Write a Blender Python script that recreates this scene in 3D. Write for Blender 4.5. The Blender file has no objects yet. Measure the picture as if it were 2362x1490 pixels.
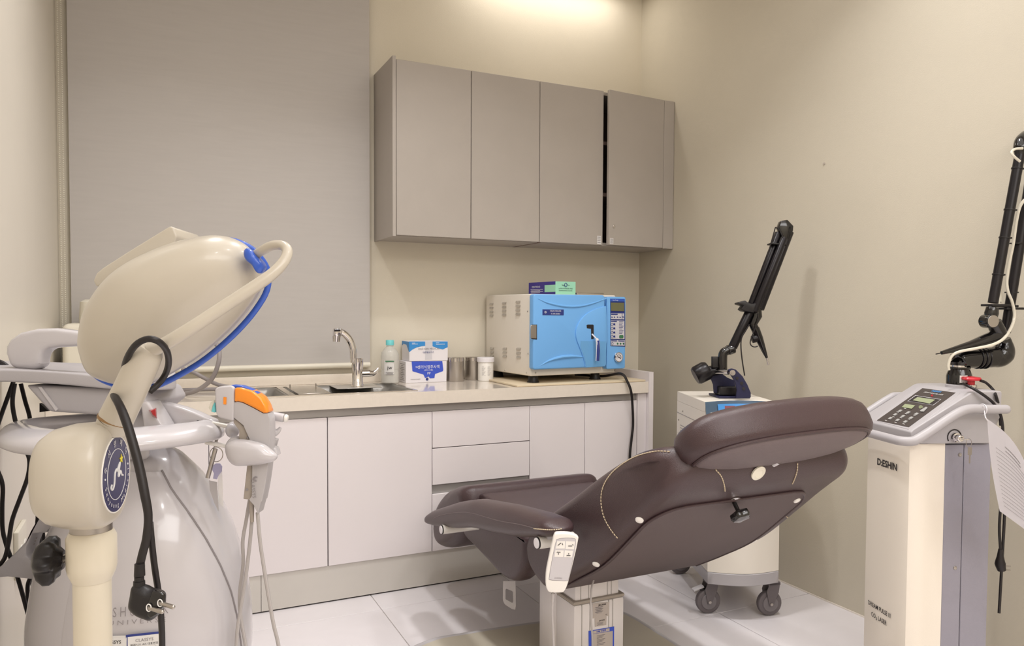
import bpy, bmesh, math, random
from mathutils import Vector as V, Matrix, Quaternion
from mathutils.bvhtree import BVHTree
random.seed(7)
PI = math.pi
C = bpy.context.scene.collection
sc = bpy.context.scene

# ------------------------------------------------------------------ camera, world, lights, exposure
YAW, PIT, ROL, FPX, PPY = .4471, -.035, .0045, 1728.0, 778.36
CAM = V((-2.4999, -3.544, 1.1931))
FW = V((math.sin(YAW)*math.cos(PIT), math.cos(YAW)*math.cos(PIT), math.sin(PIT)))
_rt = V((math.cos(YAW), -math.sin(YAW), 0)); _up = _rt.cross(FW)
RT = _rt*math.cos(ROL) + _up*math.sin(ROL); UP = _up*math.cos(ROL) - _rt*math.sin(ROL)
cd = bpy.data.cameras.new('camera'); cam = bpy.data.objects.new('camera', cd); C.objects.link(cam)
cd.sensor_width = 36; cd.lens = FPX/2362*36; cd.shift_y = (PPY-745)/2362; cd.clip_start = .02
cam.matrix_world = Matrix.Translation(CAM) @ Matrix((RT, UP, -FW)).transposed().to_4x4()
sc.camera = cam
w = bpy.data.worlds.new('world'); sc.world = w; w.use_nodes = True
w.node_tree.nodes['Background'].inputs[0].default_value = (1, .97, .92, 1)
w.node_tree.nodes['Background'].inputs[1].default_value = .3
sc.view_settings.view_transform = 'Standard'; sc.view_settings.look = 'None'
sc.view_settings.gamma = 1; sc.view_settings.use_curve_mapping = False
sc.view_settings.exposure = 0.38

def area(name, loc, size, power, col=(1, .93, .82), to=(0, 0, -1), sy=None, disk=False, spread=180):
    l = bpy.data.lights.new(name, 'AREA'); l.energy = power; l.color = col
    l.size = size
    if disk: l.shape = 'DISK'
    elif sy: l.shape = 'RECTANGLE'; l.size_y = sy
    o = bpy.data.objects.new(name, l); C.objects.link(o); o.location = loc
    o.rotation_euler = V(to).to_track_quat('-Z', 'Y').to_euler()
    l.spread = math.radians(spread)
    return o
LC = (1, .985, .985)
area('added_ceiling_fill', (-1.45, -2.8, 2.93), 2.4, 19, LC, sy=3.2, spread=160)  # added soft fill standing in for bounce and many downlights, not a fitting
area('added_ceiling_fill', (-1.45, -5.3, 2.93), 2.4, 58, LC, sy=1.8, spread=180)  # unseen fill added behind the camera to brighten back wall and cabinet fronts
for k, (lx_, ly_, lp_, lsp_) in enumerate(((-1.42, -1.45, 6.5, 120), (-.55, -1.9, 4.5, 110), (-2.3, -1.3, 5.5, 120), (-.8, -3.7, 4, 100), (-2.0, -3.9, 2, 130), (-1.45, -3.0, 2, 120))):
    area('downlight', (lx_, ly_, 2.94), .16, lp_, LC, disk=True, spread=lsp_)
area('wall_wash_light', (-.62, -.14, 2.94), .9, 2.3, (1, .94, .86), sy=.1)

# ------------------------------------------------------------------ pixel measurements -> points on real planes
def ray(u, v): return FW + RT*((u-1181)/FPX) - UP*((v-PPY)/FPX)
def at(u, v, x=None, y=None, z=None, d=None, pl=None):
    k = ray(u, v)
    if d is not None: t = d
    elif x is not None: t = (x-CAM.x)/k.x
    elif y is not None: t = (y-CAM.y)/k.y
    elif z is not None: t = (z-CAM.z)/k.z
    else: t = (pl[0]-CAM).dot(pl[1])/k.dot(pl[1])
    return CAM + k*t
def px(n, d): return n*d/FPX            # length of n pixels at depth d

# ------------------------------------------------------------------ materials
def lin(c): return tuple(((x/255)/12.92 if x/255 <= .04045 else ((x/255+.055)/1.055)**2.4) for x in c)
MATS = {}
def mat(name, rgb, rough=.5, metal=0, bump=0, scale=200, coat=0, var=0, vscale=4, trans=0, ior=1.45, emit=0, sheen=0, stretch=None, spec=.5, alpha=1):
    m = bpy.data.materials.new(name); m.use_nodes = True; nt = m.node_tree; p = nt.nodes['Principled BSDF']
    col = lin(rgb) + (1,)
    p.inputs['Base Color'].default_value = col; p.inputs['Roughness'].default_value = rough
    p.inputs['Metallic'].default_value = metal; p.inputs['Coat Weight'].default_value = coat
    p.inputs['Coat Roughness'].default_value = .08
    p.inputs['Transmission Weight'].default_value = trans; p.inputs['IOR'].default_value = ior
    p.inputs['Specular IOR Level'].default_value = spec
    p.inputs['Alpha'].default_value = alpha
    if emit:
        p.inputs['Emission Color'].default_value = col; p.inputs['Emission Strength'].default_value = emit
    tc = nt.nodes.new('ShaderNodeTexCoord'); src = tc.outputs['Object']
    if stretch:
        mp = nt.nodes.new('ShaderNodeMapping'); mp.inputs['Scale'].default_value = stretch
        nt.links.new(src, mp.inputs['Vector']); src = mp.outputs['Vector']
    if bump:
        n = nt.nodes.new('ShaderNodeTexNoise'); n.inputs['Scale'].default_value = scale; n.inputs['Detail'].default_value = 4
        b = nt.nodes.new('ShaderNodeBump'); b.inputs['Strength'].default_value = bump; b.inputs['Distance'].default_value = .002
        nt.links.new(src, n.inputs['Vector']); nt.links.new(n.outputs['Fac'], b.inputs['Height'])
        nt.links.new(b.outputs['Normal'], p.inputs['Normal'])
    if var:
        n = nt.nodes.new('ShaderNodeTexNoise'); n.inputs['Scale'].default_value = vscale; n.inputs['Detail'].default_value = 6
        n.inputs['Distortion'].default_value = .6
        r = nt.nodes.new('ShaderNodeValToRGB')
        a = tuple(max(0, c*(1-var)) for c in col[:3]) + (1,); bb = tuple(min(1, c*(1+var)) for c in col[:3]) + (1,)
        r.color_ramp.elements[0].position = .3; r.color_ramp.elements[0].color = a
        r.color_ramp.elements[1].position = .7; r.color_ramp.elements[1].color = bb
        nt.links.new(src, n.inputs['Vector']); nt.links.new(n.outputs['Fac'], r.inputs['Fac'])
        nt.links.new(r.outputs['Color'], p.inputs['Base Color'])
    MATS[name] = m
    return m
M = dict(
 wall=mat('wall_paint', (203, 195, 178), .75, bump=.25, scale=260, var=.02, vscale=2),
 wallback=mat('wall_paint_back', (222, 214, 197), .6, bump=.2, scale=260, var=.02, vscale=2),
 wallleft=mat('wall_film_left', (226, 219, 206), .32, bump=.1, scale=90, var=.02, vscale=2),
 ceil=mat('ceiling_paint', (235, 230, 220), .8),
 tile=mat('porcelain_tile', (224, 219, 221), .28, bump=.03, scale=60, var=.035, vscale=5),
 grout=mat('grout', (232, 224, 214), .8),
 blind=mat('blind_fabric', (194, 189, 185), .85, bump=.05, scale=120, var=.02, vscale=6, stretch=(1, 1, 12)),
 pvc=mat('cream_plastic', (232, 226, 210), .35),
 cab=mat('cabinet_taupe', (176, 168, 160), .5, bump=.08, scale=300, var=.02, vscale=6),
 cabin=mat('cabinet_inner', (120, 100, 92), .7),
 door=mat('door_white', (230, 223, 224), .38, var=.01, vscale=3),
 kick=mat('plinth_grey', (206, 201, 194), .3, var=.03, vscale=3),
 alu=mat('brushed_grey', (176, 172, 169), .4, metal=.35),
 stone=mat('worktop_stone', (229, 219, 206), .12, var=.02, vscale=60, coat=.3),
 steel=mat('stainless', (205, 200, 195), .22, metal=1, bump=.05, scale=120, stretch=(1, 12, 1)),
 chrome=mat('chrome', (225, 222, 222), .06, metal=1),
 decksteel=mat('deck_steel', (200, 196, 190), .35, metal=.5),
 steelsat=mat('satin_steel', (178, 172, 166), .38, metal=1),
 dark=mat('black_plastic', (26, 23, 25), .38, bump=.1, scale=400),
 darkm=mat('black_anodised', (30, 27, 30), .3, metal=.3),
 rubber=mat('black_rubber', (30, 25, 26), .45),
 gloss=mat('black_gloss', (16, 14, 15), .12, coat=.5),
 navy=mat('navy_metal', (32, 32, 66), .45),
 leather=mat('brown_leather', (68, 52, 54), .33, bump=.35, scale=420, var=.03, vscale=6, spec=.5),
 leather2=mat('brown_leather_back', (140, 126, 126), .55, bump=.45, scale=500, var=.03, vscale=6),
 leather3=mat('brown_leather_under', (108, 95, 96), .5, bump=.45, scale=500, var=.03, vscale=6),
 thread=mat('beige_thread', (205, 188, 160), .7),
 white=mat('white_button', (236, 232, 226), .3),
 ivory=mat('ivory_enamel', (192, 184, 170), .3, coat=.2, var=.01),
 ivory2=mat('ivory_pole', (216, 207, 188), .3, coat=.15, var=.03, vscale=8),
 bodygrey=mat('device_white', (196, 192, 195), .18, coat=.5),
 bodygrey2=mat('device_light_grey', (184, 180, 182), .3, coat=.2),
 metalgrey=mat('device_silver', (175, 171, 174), .35, bump=.12, scale=600),
 sidegrey=mat('machine_grey', (148, 145, 156), .5, bump=.3, scale=700),
 cream=mat('machine_cream', (236, 227, 214), .4, bump=.1, scale=500),
 casew=mat('case_cream', (232, 225, 214), .42, bump=.1, scale=600),
 sky=mat('sterilizer_blue', (118, 180, 240), .35, bump=.05, scale=400),
 skyd=mat('sterilizer_blue_recess', (110, 170, 222), .4),
 deep=mat('deep_blue_print', (48, 60, 130), .4),
 royal=mat('royal_blue', (48, 90, 190), .3, coat=.3),
 boxblue=mat('carton_blue', (58, 142, 212), .45),
 flap=mat('carton_royal', (62, 88, 200), .45),
 card=mat('carton_white', (232, 228, 232), .5),
 cardside=mat('carton_side', (208, 206, 212), .5),
 badge=mat('badge_navy', (50, 50, 92), .25),
 purple=mat('carton_purple', (62, 52, 140), .45),
 mint=mat('carton_mint', (160, 220, 190), .45),
 aqua=mat('aqua_cap', (120, 212, 216), .35),
 pet=mat('clear_plastic', (236, 234, 228), .12, alpha=.32),
 label=mat('label_white', (224, 222, 220), .5),
 labelg=mat('label_grey', (186, 176, 170), .5),
 ink=mat('black_ink', (40, 34, 36), .5),
 inkg=mat('grey_ink', (140, 134, 136), .5),
 wink=mat('white_ink', (236, 238, 245), .5),
 green=mat('green_button', (64, 120, 84), .4),
 mat_=mat('beige_mat', (214, 198, 170), .6, var=.04, vscale=12),
 lcd=mat('lcd_screen', (112, 112, 80), .25),
 lcd2=mat('lcd_pale', (150, 158, 126), .25),
 panelb=mat('keypad_brown', (66, 58, 56), .45),
 key=mat('key_grey', (165, 164, 162), .5),
 red=mat('red_plastic', (196, 34, 48), .3, coat=.3),
 maroon=mat('maroon_display', (120, 66, 76), .3),
 redl=mat('red_lens', (170, 20, 28), .1, coat=.6),
 orange=mat('orange_plastic', (246, 146, 40), .22, coat=.4),
 hose=mat('grey_hose', (150, 143, 143), .4),
 hosel=mat('light_grey_hose', (176, 170, 168), .4),
 tubec=mat('clear_tube', (232, 226, 210), .15, alpha=.8),
 paper=mat('paper', (226, 222, 226), .6),
 slate=mat('slate_blue', (110, 134, 158), .4),
 panelblue=mat('panel_blue', (72, 140, 205), .35),
 wheel=mat('wheel_grey', (104, 97, 99), .5),
 wheeld=mat('wheel_hub', (118, 112, 114), .45),
 base=mat('base_beige', (188, 180, 164), .4),
 lilac=mat('lilac_tag', (176, 172, 206), .4),
 yellow=mat('yellow_star', (226, 210, 60), .5),
 brass=mat('brown_line', (140, 108, 70), .5),
 alup=mat('column_aluminium', (222, 217, 217), .36, metal=.15),
 collar=mat('collar_grey', (168, 158, 148), .5),
)

# ------------------------------------------------------------------ mesh helpers
def cr(pts, n=6, closed=False):
    pts = [V(p) for p in pts]; out = []; N = len(pts)
    rng = range(N if closed else N-1)
    for i in rng:
        if closed: p0, p1, p2, p3 = pts[i-1], pts[i], pts[(i+1) % N], pts[(i+2) % N]
        else:
            p1, p2 = pts[i], pts[i+1]; p0 = pts[i-1] if i else p1*2-p2; p3 = pts[i+2] if i+2 < N else p2*2-p1
        for k in range(n):
            t = k/n
            out.append(.5*((2*p1)+(p2-p0)*t+(2*p0-5*p1+4*p2-p3)*t*t+(3*p1-p0-3*p2+p3)*t**3))
    if not closed: out.append(pts[-1].copy())
    return out
class B:
    def __init__(s): s.bm = bmesh.new()
    def box(s, c, size, ax=None):
        ax = ax or (V((1, 0, 0)), V((0, 1, 0)), V((0, 0, 1)))
        c = V(c); vs = []
        for i in (-.5, .5):
            for j in (-.5, .5):
                for k in (-.5, .5):
                    vs.append(s.bm.verts.new(c + V(ax[0])*size[0]*i + V(ax[1])*size[1]*j + V(ax[2])*size[2]*k))
        for f in ((0, 1, 3, 2), (4, 6, 7, 5), (0, 4, 5, 1), (2, 3, 7, 6), (0, 2, 6, 4), (1, 5, 7, 3)):
            s.bm.faces.new([vs[q] for q in f])
        return s
    def bb(s, a, b):
        a, b = V(a), V(b); return s.box((a+b)/2, [abs(q) for q in (b-a)])
    def loft(s, rings, cap=True, closed=True, flip=False):
        R = [[s.bm.verts.new(p) for p in r] for r in rings]
        n = len(R[0])
        for a, b in zip(R, R[1:]):
            for i in range(n if closed else n-1):
                j = (i+1) % n
                try: s.bm.faces.new((a[i], a[j], b[j], b[i]))
                except ValueError: pass
        if cap:
            for r in (R[0], R[-1]):
                try: s.bm.faces.new(r)
                except ValueError: pass
        return s
    def prism(s, pts, vec):
        vec = V(vec); return s.loft([pts, [V(p)+vec for p in pts]])
    def tube(s, pts, r, seg=10, closed=False, cap=True, flat=None):
        pts = [V(p) for p in pts]; N = len(pts)
        rr = r if isinstance(r, (list, tuple)) else [r]*N
        if len(rr) != N: rr = [rr[int(i*(len(rr)-1)/(N-1))]*(1-((i*(len(rr)-1)/(N-1)) % 1)) + rr[min(len(rr)-1, int(i*(len(rr)-1)/(N-1))+1)]*((i*(len(rr)-1)/(N-1)) % 1) for i in range(N)]
        t0 = (pts[1]-pts[0]).normalized(); nrm = t0.orthogonal().normalized(); rings = []
        for i, p in enumerate(pts):
            if closed: t = (pts[(i+1) % N]-pts[i-1]).normalized()
            else: t = (pts[min(i+1, N-1)]-pts[max(i-1, 0)]).normalized()
            nrm = (nrm - t*nrm.dot(t)).normalized(); bn = t.cross(nrm)
            rings.append([p + (nrm*math.cos(a)+bn*math.sin(a))*rr[i] for a in [2*PI*k/seg for k in range(seg)]])
        if closed:
            rings.append(rings[0]); return s.loft(rings, cap=False)
        return s.loft(rings, cap=cap)
    def cyl(s, a, b, r0, r1=None, seg=24): return s.tube([a, b], [r0, r0 if r1 is None else r1], seg)
    def lathe(s, prof, o, ax=(0, 0, 1), seg=28, sx=1):
        ax = V(ax).normalized(); e1 = ax.orthogonal().normalized() if abs(ax.z) < .99 else V((1, 0, 0)); e2 = ax.cross(e1)
        return s.loft([[V(o)+ax*h+(e1*math.cos(a)*sx+e2*math.sin(a))*max(r, 1e-5) for a in [2*PI*k/seg for k in range(seg)]] for r, h in prof])
    def ball(s, c, r, ax=None, seg=20):
        r = V(r) if not isinstance(r, (int, float)) else V((r, r, r))
        ax = ax or (V((1, 0, 0)), V((0, 1, 0)), V((0, 0, 1)))
        rings = []
        for i in range(seg//2+1):
            th = PI*i/(seg//2); q = max(math.sin(th), 1e-4)
            rings.append([V(c)+V(ax[0])*r.x*q*math.cos(a)+V(ax[1])*r.y*q*math.sin(a)+V(ax[2])*r.z*math.cos(th) for a in [2*PI*k/seg for k in range(seg)]])
        return s.loft(rings)
    def bevel(s, w, seg=3, ang=35):
        bmesh.ops.remove_doubles(s.bm, verts=s.bm.verts, dist=1e-6)
        bmesh.ops.recalc_face_normals(s.bm, faces=s.bm.faces)
        es = [e for e in s.bm.edges if len(e.link_faces) == 2 and e.calc_face_angle(0) > math.radians(ang)]
        if es: bmesh.ops.bevel(s.bm, geom=es, offset=w, segments=seg, profile=.5, affect='EDGES', clamp_overlap=True)
        return s
ORG = {}
def obj(name, b, m, parent=None, bev=0, seg=3, smooth=40, org=None, sub=0, ang=35, normals=True):
    bm = b.bm if isinstance(b, B) else b
    if bev: b.bevel(bev, seg, ang)
    if normals: bmesh.ops.recalc_face_normals(bm, faces=bm.faces)
    if parent is not None: o3 = ORG[parent]
    elif org is not None: o3 = V(org)
    else:
        xs = [v.co for v in bm.verts]
        o3 = V(((min(p.x for p in xs)+max(p.x for p in xs))/2, (min(p.y for p in xs)+max(p.y for p in xs))/2, min(p.z for p in xs)))
    for v in bm.verts: v.co -= o3
    me = bpy.data.meshes.new(name); bm.to_mesh(me); bm.free()
    me.shade_smooth(); me.set_sharp_from_angle(angle=math.radians(smooth))
    if m: me.materials.append(m)
    o = bpy.data.objects.new(name, me); C.objects.link(o); ORG[o] = o3
    if parent is not None: o.parent = parent
    else: o.location = o3
    if sub:
        md = o.modifiers.new('sub', 'SUBSURF'); md.levels = sub; md.render_levels = sub
    return o
def tag(o, label, cat, group=None):
    o['label'] = label; o['category'] = cat
    if group: o['group'] = group
    return o
def thing(name, loc, label, cat, group=None):
    o = bpy.data.objects.new(name, None); C.objects.link(o); o.location = V(loc); ORG[o] = V(loc)
    o.empty_display_size = .05
    return tag(o, label, cat, group)
def struct(o): o['kind'] = 'structure'; return o
def lab(o, t): o['label'] = t; return o
def stuff(o): o['kind'] = 'stuff'; return o
def text(name, body, size, loc, r, u, m, parent, align='CENTER', sx=1, depth=.0006, bold=0):
    cu = bpy.data.curves.new(name, 'FONT'); cu.body = body; cu.size = 1; cu.align_x = align; cu.align_y = 'CENTER'
    cu.extrude = 0; cu.resolution_u = 2; cu.offset = bold
    t = bpy.data.objects.new('tmp_text', cu); C.objects.link(t)
    dg = bpy.context.evaluated_depsgraph_get(); me = bpy.data.meshes.new_from_object(t.evaluated_get(dg))
    bpy.data.objects.remove(t); bpy.data.curves.remove(cu)
    r = V(r).normalized(); u = V(u); u = (u-r*u.dot(r)).normalized(); n = r.cross(u)
    L = V(loc) - ORG[parent]
    for v in me.vertices:
        v.co = L + r*v.co.x*size*sx + u*v.co.y*size + n*depth
    me.name = name; me.materials.clear(); me.materials.append(m)
    o = bpy.data.objects.new(name, me); C.objects.link(o); o.parent = parent; ORG[o] = ORG[parent]
    return o
_bvh = {}
def hit(u, v, objs, off=.0):
    best = None
    for o in objs:
        if o not in _bvh:
            dg = bpy.context.evaluated_depsgraph_get(); ev = o.evaluated_get(dg); me = ev.to_mesh()
            _bvh[o] = BVHTree.FromPolygons([p.co.copy() for p in me.vertices], [list(p.vertices) for p in me.polygons])
        k = ray(u, v).normalized()
        h = _bvh[o].ray_cast(CAM-ORG[o], k)
        if h[0] is not None and (best is None or h[3] < best[2]): best = (h[0]+ORG[o], h[1], h[3])
    if best is None: return None, None
    n = best[1]
    if n.dot(ray(u, v)) > 0: n = -n
    return best[0]+n*off, n
def patch(b, quad, objs, off=.0006, nx=4, ny=4):
    """thin sheet laid on real surfaces, corners given by measured pixels TL,TR,BR,BL"""
    g = []
    for j in range(ny+1):
        row = []
        for i in range(nx+1):
            s, t = i/nx, j/ny
            u = (quad[0][0]*(1-s)+quad[1][0]*s)*(1-t)+(quad[3][0]*(1-s)+quad[2][0]*s)*t
            v = (quad[0][1]*(1-s)+quad[1][1]*s)*(1-t)+(quad[3][1]*(1-s)+quad[2][1]*s)*t
            p, n = hit(u, v, objs, off); row.append(b.bm.verts.new(p) if p is not None else None)
        g.append(row)
    for j in range(ny):
        for i in range(nx):
            q = (g[j][i], g[j][i+1], g[j+1][i+1], g[j+1][i])
            if None not in q: b.bm.faces.new(q)
    return b
def pillow(b, pts, cen, front, back, nvec, steps=7, pw=1.0, flat_back=False):
    """rounded solid with a given outline, bulging front/back along nvec"""
    rings = []
    pts = [V(p) for p in pts]; cen = V(cen)
    def ring(s, off): return [cen+(p-cen)*s+nvec*off for p in pts]
    st = []
    if flat_back: st.append((.02, -back)); st.append((.96, -back)); st.append((.995, -back*.8))
    else:
        for i in range(steps):
            a = PI/2*(1-i/steps); st.append((max(math.cos(a)**pw, .02), -math.sin(a)*back))
    st.append((1, 0))
    for i in range(1, steps+1):
        a = PI/2*i/steps; st.append((max(math.cos(a)**pw, .02), math.sin(a)*front))
    return b.loft([ring(s, o) for s, o in st])
Z = V((0, 0, 1)); X = V((1, 0, 0)); Y = V((0, 1, 0))

# ------------------------------------------------------------------ room shell
XW, YB, XR0, YF, ZC = -2.84, 0.0, 0.0, -6.4, 2.98
struct(obj('floor', B().bb((XW-.1, YF-.1, -.09), (.1, .1, -.006)), M['grout']))
fl = bpy.data.objects['floor']
tm = B().bb((-.2985, -.2985, -.012), (.2985, .2985, 0)); tm.bevel(.001, 1)
me = bpy.data.meshes.new('tile'); tm.bm.to_mesh(me); tm.bm.free(); me.materials.append(M['tile'])
full = []
xs = [-1.688+.6*k for k in range(-2, 4)]; ys = [-.657-.6*k for k in range(-2, 11)]
for a in xs:
    for b_ in ys:
        x0, x1, y0, y1 = max(a, XW)+.0015, min(a+.6, 0)-.0015, max(b_, YF)+.0015, min(b_+.6, 0)-.0015
        if x1-x0 < .02 or y1-y0 < .02: continue
        if x1-x0 > .59 and y1-y0 > .59:
            o = bpy.data.objects.new('tile', me); C.objects.link(o); o.parent = fl
            o.location = V(((x0+x1)/2, (y0+y1)/2, 0)) - ORG[fl]; ORG[o] = V((0, 0, 0))
        else:
            obj('tile', B().bb((x0, y0, -.012), (x1, y1, 0)), M['tile'], fl, bev=.001, seg=1)
struct(obj('ceiling', B().bb((XW-.1, YF-.1, ZC), (.1, .1, ZC+.1)), M['ceil']))
struct(obj('wall_back', B().bb((XW-.1, 0, -.05), (.1, .1, ZC)), M['wallback']))
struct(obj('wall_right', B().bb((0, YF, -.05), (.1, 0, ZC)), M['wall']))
struct(obj('wall_left', B().bb((XW-.1, YF, -.05), (XW, 0, ZC)), M['wallleft']))
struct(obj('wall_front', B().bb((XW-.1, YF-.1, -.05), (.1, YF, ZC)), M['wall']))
struct(obj('trim_1', B().bb((-.004, YF, 0), (-.0003, -.02, .006)), M['grout']))
tag(obj('wall_anchor', B().cyl(at(1901, 377, x=0), at(1901, 377, x=-.004), .004, seg=12), M['collar']),
    'tiny grey screw anchor in the bare right wall', 'screw')

# roller blind
rb = thing('roller_blind', (-2.18, -.03, .93), 'grey fabric roller blind hanging over the window left of the wall cabinet', 'blind')
b = B().bb((-2.797, -.031, .945), (-1.567, -.029, 2.93))
obj('fabric', b, M['blind'], rb)
obj('bottom_bar', B().cyl((-2.80, -.03, .935), (-1.566, -.03, .935), .0125), M['pvc'], rb, bev=.002, seg=1)
obj('roller', B().cyl((-2.82, -.03, 2.945), (-1.56, -.03, 2.945), .022), M['pvc'], rb)
b = B()
for dx in (-.006, .006):
    z = 2.9
    while z > .86:
        b.ball((-2.822+dx*(1 if z > 1 else .5), -.05, z), .0032, seg=6); z -= .0085
stuff(lab(obj('bead_chain', b, M['pvc'], rb), 'cream bead pull chain'))
# wall socket on the left wall
ws = thing('wall_socket', (-2.84, -1.13, .5), 'white socket plate on the left wall behind the black cables', 'socket')
obj('plate', B().bb((-2.84, -1.20, .47), (-2.828, -1.06, .60)), M['pvc'], ws, bev=.003)
for yy in (-1.16, -1.10):
    obj('socket_face', B().cyl((-2.829, yy, .535), (-2.825, yy, .535), .02), M['white'], ws)

# ------------------------------------------------------------------ wall cabinets
z1, z2, D = 1.528, 2.303, .305
def wallcab(name, x0, x1, label, doors, left_panel, right_filler):
    t = thing(name, ((x0+x1)/2, -.15, z1), label, 'cabinet', 'wall cabinets')
    y0 = -D+.018
    if left_panel:
        obj('side_panel', B().bb((x0, -D-.004, z1-.004), (x0+.016, -.001, z2+.012)), M['cab'], t, bev=.001, seg=1)
    else: obj('side_panel', B().bb((x0, y0, z1), (x0+.016, -.001, z2)), M['cabin'], t)
    xr = x1-.002
    obj('side_panel', B().bb((xr-.016, y0, z1), (xr, -.001, z2)), M['cab'], t)
    obj('top_panel', B().bb((x0+.017, y0, z2-.016), (xr-.017, -.001, z2)), M['cab'], t)
    obj('bottom_panel', B().bb((x0+.017, y0, z1), (xr-.017, -.001, z1+.016)), M['cab'], t)
    obj('back_panel', B().bb((x0+.017, -.008, z1+.017), (xr-.017, -.002, z2-.017)), M['cabin'], t)
    for zz in (1.79, 2.05): obj('shelf', B().bb((x0+.018, y0+.01, zz-.009), (xr-.018, -.01, zz+.009)), M['cabin'], t)
    return t
wc = wallcab('wall_cabinet', -1.5377, -.803, 'taupe wall cabinet with two closed doors, left of the pair', 2, True, False)
for a, c in ((-1.519, -1.1625), (-1.1595, -.8035)):
    obj('door', B().bb((a, -D, z1+.002), (c, -D+.0175, z2)), M['cab'], wc, bev=.0012, seg=1)
wc2 = wallcab('wall_cabinet', -.802, -.001, 'taupe wall cabinet with one door slightly ajar, next to the right wall', 2, False, True)
wd = obj('door', B().bb((-.8005, -D, z1+.002), (-.4405, -D+.0175, z2)), M['cab'], wc2, bev=.0012, seg=1)
th = math.radians(5.2); ex = V((-math.cos(th), -math.sin(th), 0)); ey = V((math.sin(th), -math.cos(th), 0))
hp = V((-.069, -D+.016, 0))
da = obj('door', B().box(hp+ex*.181+ey*.009+Z*((z1+z2)/2+.001), (.362, .0175, z2-z1-.002), (ex, ey, Z)), M['cab'], wc2, bev=.0012, seg=1)
lab(da, 'door slightly ajar')
obj('filler_strip', B().bb((-.0665, -D-.002, z1), (-.002, -D+.0175, z2)), M['cab'], wc2, bev=.001, seg=1)
p = hp+ex*.329+ey*.018+Z*1.625
obj('lock', B().cyl(p, p+ey*.003, .0085).cyl(p, p+ey*.005, .0045), M['chrome'], da)
for (cx_, dd, e, o_) in ((-.462, V((0, -D-.0008, 0)), X, wd), (None, None, None, da)):
    if cx_ is not None: c = V((cx_, -D-.0006, 1.555)); e_, f_ = X, V((0, -1, 0))
    else: c = hp+ex*.342+ey*.0186+Z*1.549; e_, f_ = ex, ey
    b = B(); b.box(c, (.022, .0008, .042 if cx_ is not None else .03), (e_, f_, Z)); obj('sticker', b, M['label'], o_)
    b = B()
    for k in (-.013, -.004, .005, .014): b.box(c+f_*.0006+Z*k*(1 if cx_ is not None else .7), (.018, .0006, .0025), (e_, f_, Z))
    obj('print', b, M['inkg'], o_)

# ------------------------------------------------------------------ base cabinets, worktop
WF = -.501
def carcass(t, x0, x1):
    obj('carcass', B().bb((x0+.001, WF+.02, .151), (x1-.001, -.003, .75)), M['door'], t)
u1 = thing('base_cabinet', (-2.33, -.25, 0), 'white two-door base cabinet in the left corner behind the grey-white machine', 'cabinet', 'base cabinets'); carcass(u1, -2.838, -1.868)
obj('filler_strip', B().bb((-2.838, WF, .152), (-2.802, WF+.018, .758)), M['door'], u1)
for a, c in ((-2.799, -2.3155), (-2.3125, -1.869)): obj('door', B().bb((a, WF, .152), (c, WF+.018, .759)), M['door'], u1, bev=.001, seg=1)
u2 = thing('base_cabinet', (-1.64, -.25, 0), 'white single-door base cabinet under the sink, left of the drawers', 'cabinet', 'base cabinets'); carcass(u2, -1.867, -1.421)
obj('door', B().bb((-1.865, WF, .152), (-1.4215, WF+.018, .759)), M['door'], u2, bev=.001, seg=1)
u3 = thing('base_cabinet', (-1.18, -.25, 0), 'white base cabinet with three drawers behind the brown chair', 'cabinet', 'base cabinets'); carcass(u3, -1.42, -.949)
for a, c in ((.602, .759), (.441, .5985), (.152, .40)): obj('drawer_front', B().bb((-1.4185, WF, a), (-.9495, WF+.018, c)), M['door'], u3, bev=.001, seg=1)
obj('grip_channel', B().bb((-1.418, WF+.012, .4015), (-.95, WF+.019, .4395)), M['alu'], u3)
u4 = thing('base_cabinet', (-.63, -.25, 0), 'white two-door base cabinet under the blue sterilizer', 'cabinet', 'base cabinets'); carcass(u4, -.948, -.306)
for a, c in ((-.9465, -.6565), (-.6535, -.3585)): obj('door', B().bb((a, WF, .152), (c, WF+.018, .759)), M['door'], u4, bev=.001, seg=1)
obj('filler_strip', B().bb((-.356, WF-.003, .152), (-.3045, WF+.018, .793)), M['door'], u4)
ep = obj('end_panel', B().bb((-.3035, -.525, 0), (-.278, -.001, .897)), M['door'])
tag(ep, 'tall white end panel closing the right end of the worktop', 'panel')
gc = obj('grip_rail', B().bb((-2.838, WF+.012, .7605), (-.3575, WF+.03, .794)), M['alu'])
tag(gc, 'long grey metal grip rail between worktop edge and white doors', 'rail')
pb = thing('plinth', (-1.6, -.48, 0), 'long pale grey plinth under the white base cabinets', 'plinth')
for a, c in ((-2.838, -2.1285), (-2.1265, -.305)): obj('plinth_board', B().bb((a, WF+.006, .006), (c, WF+.022, .150)), M['kick'], pb)
obj('dark_gap', B().bb((-2.838, WF+.012, .0003), (-.305, WF+.03, .0058)), M['ink'], pb)
wt = thing('worktop', (-1.57, -.26, .795), 'cream stone worktop running along the back wall with a steel sink', 'worktop')
sx0, sx1, sy0, sy1 = -2.26, -1.475, -.478, -.10
b = B()
b.bb((XW+.001, -.52, .7955), (sx0, -.001, .85)).bb((sx1, -.52, .7955), (-.304, -.001, .85)).bb((sx0, -.52, .7955), (sx1, sy0, .85)).bb((sx0, sy1, .7955), (sx1, -.001, .85))
bmesh.ops.remove_doubles(b.bm, verts=b.bm.verts, dist=1e-5)
obj('slab', b, M['stone'], wt, smooth=30)
obj('upstand', B().bb((XW+.001, -.02, .85), (-.304, -.001, .895)), M['stone'], wt, bev=.002, seg=2)
sk = thing('kitchen_sink', (-1.86, -.29, .80), 'stainless steel double sink set into the cream worktop', 'sink')
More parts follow.
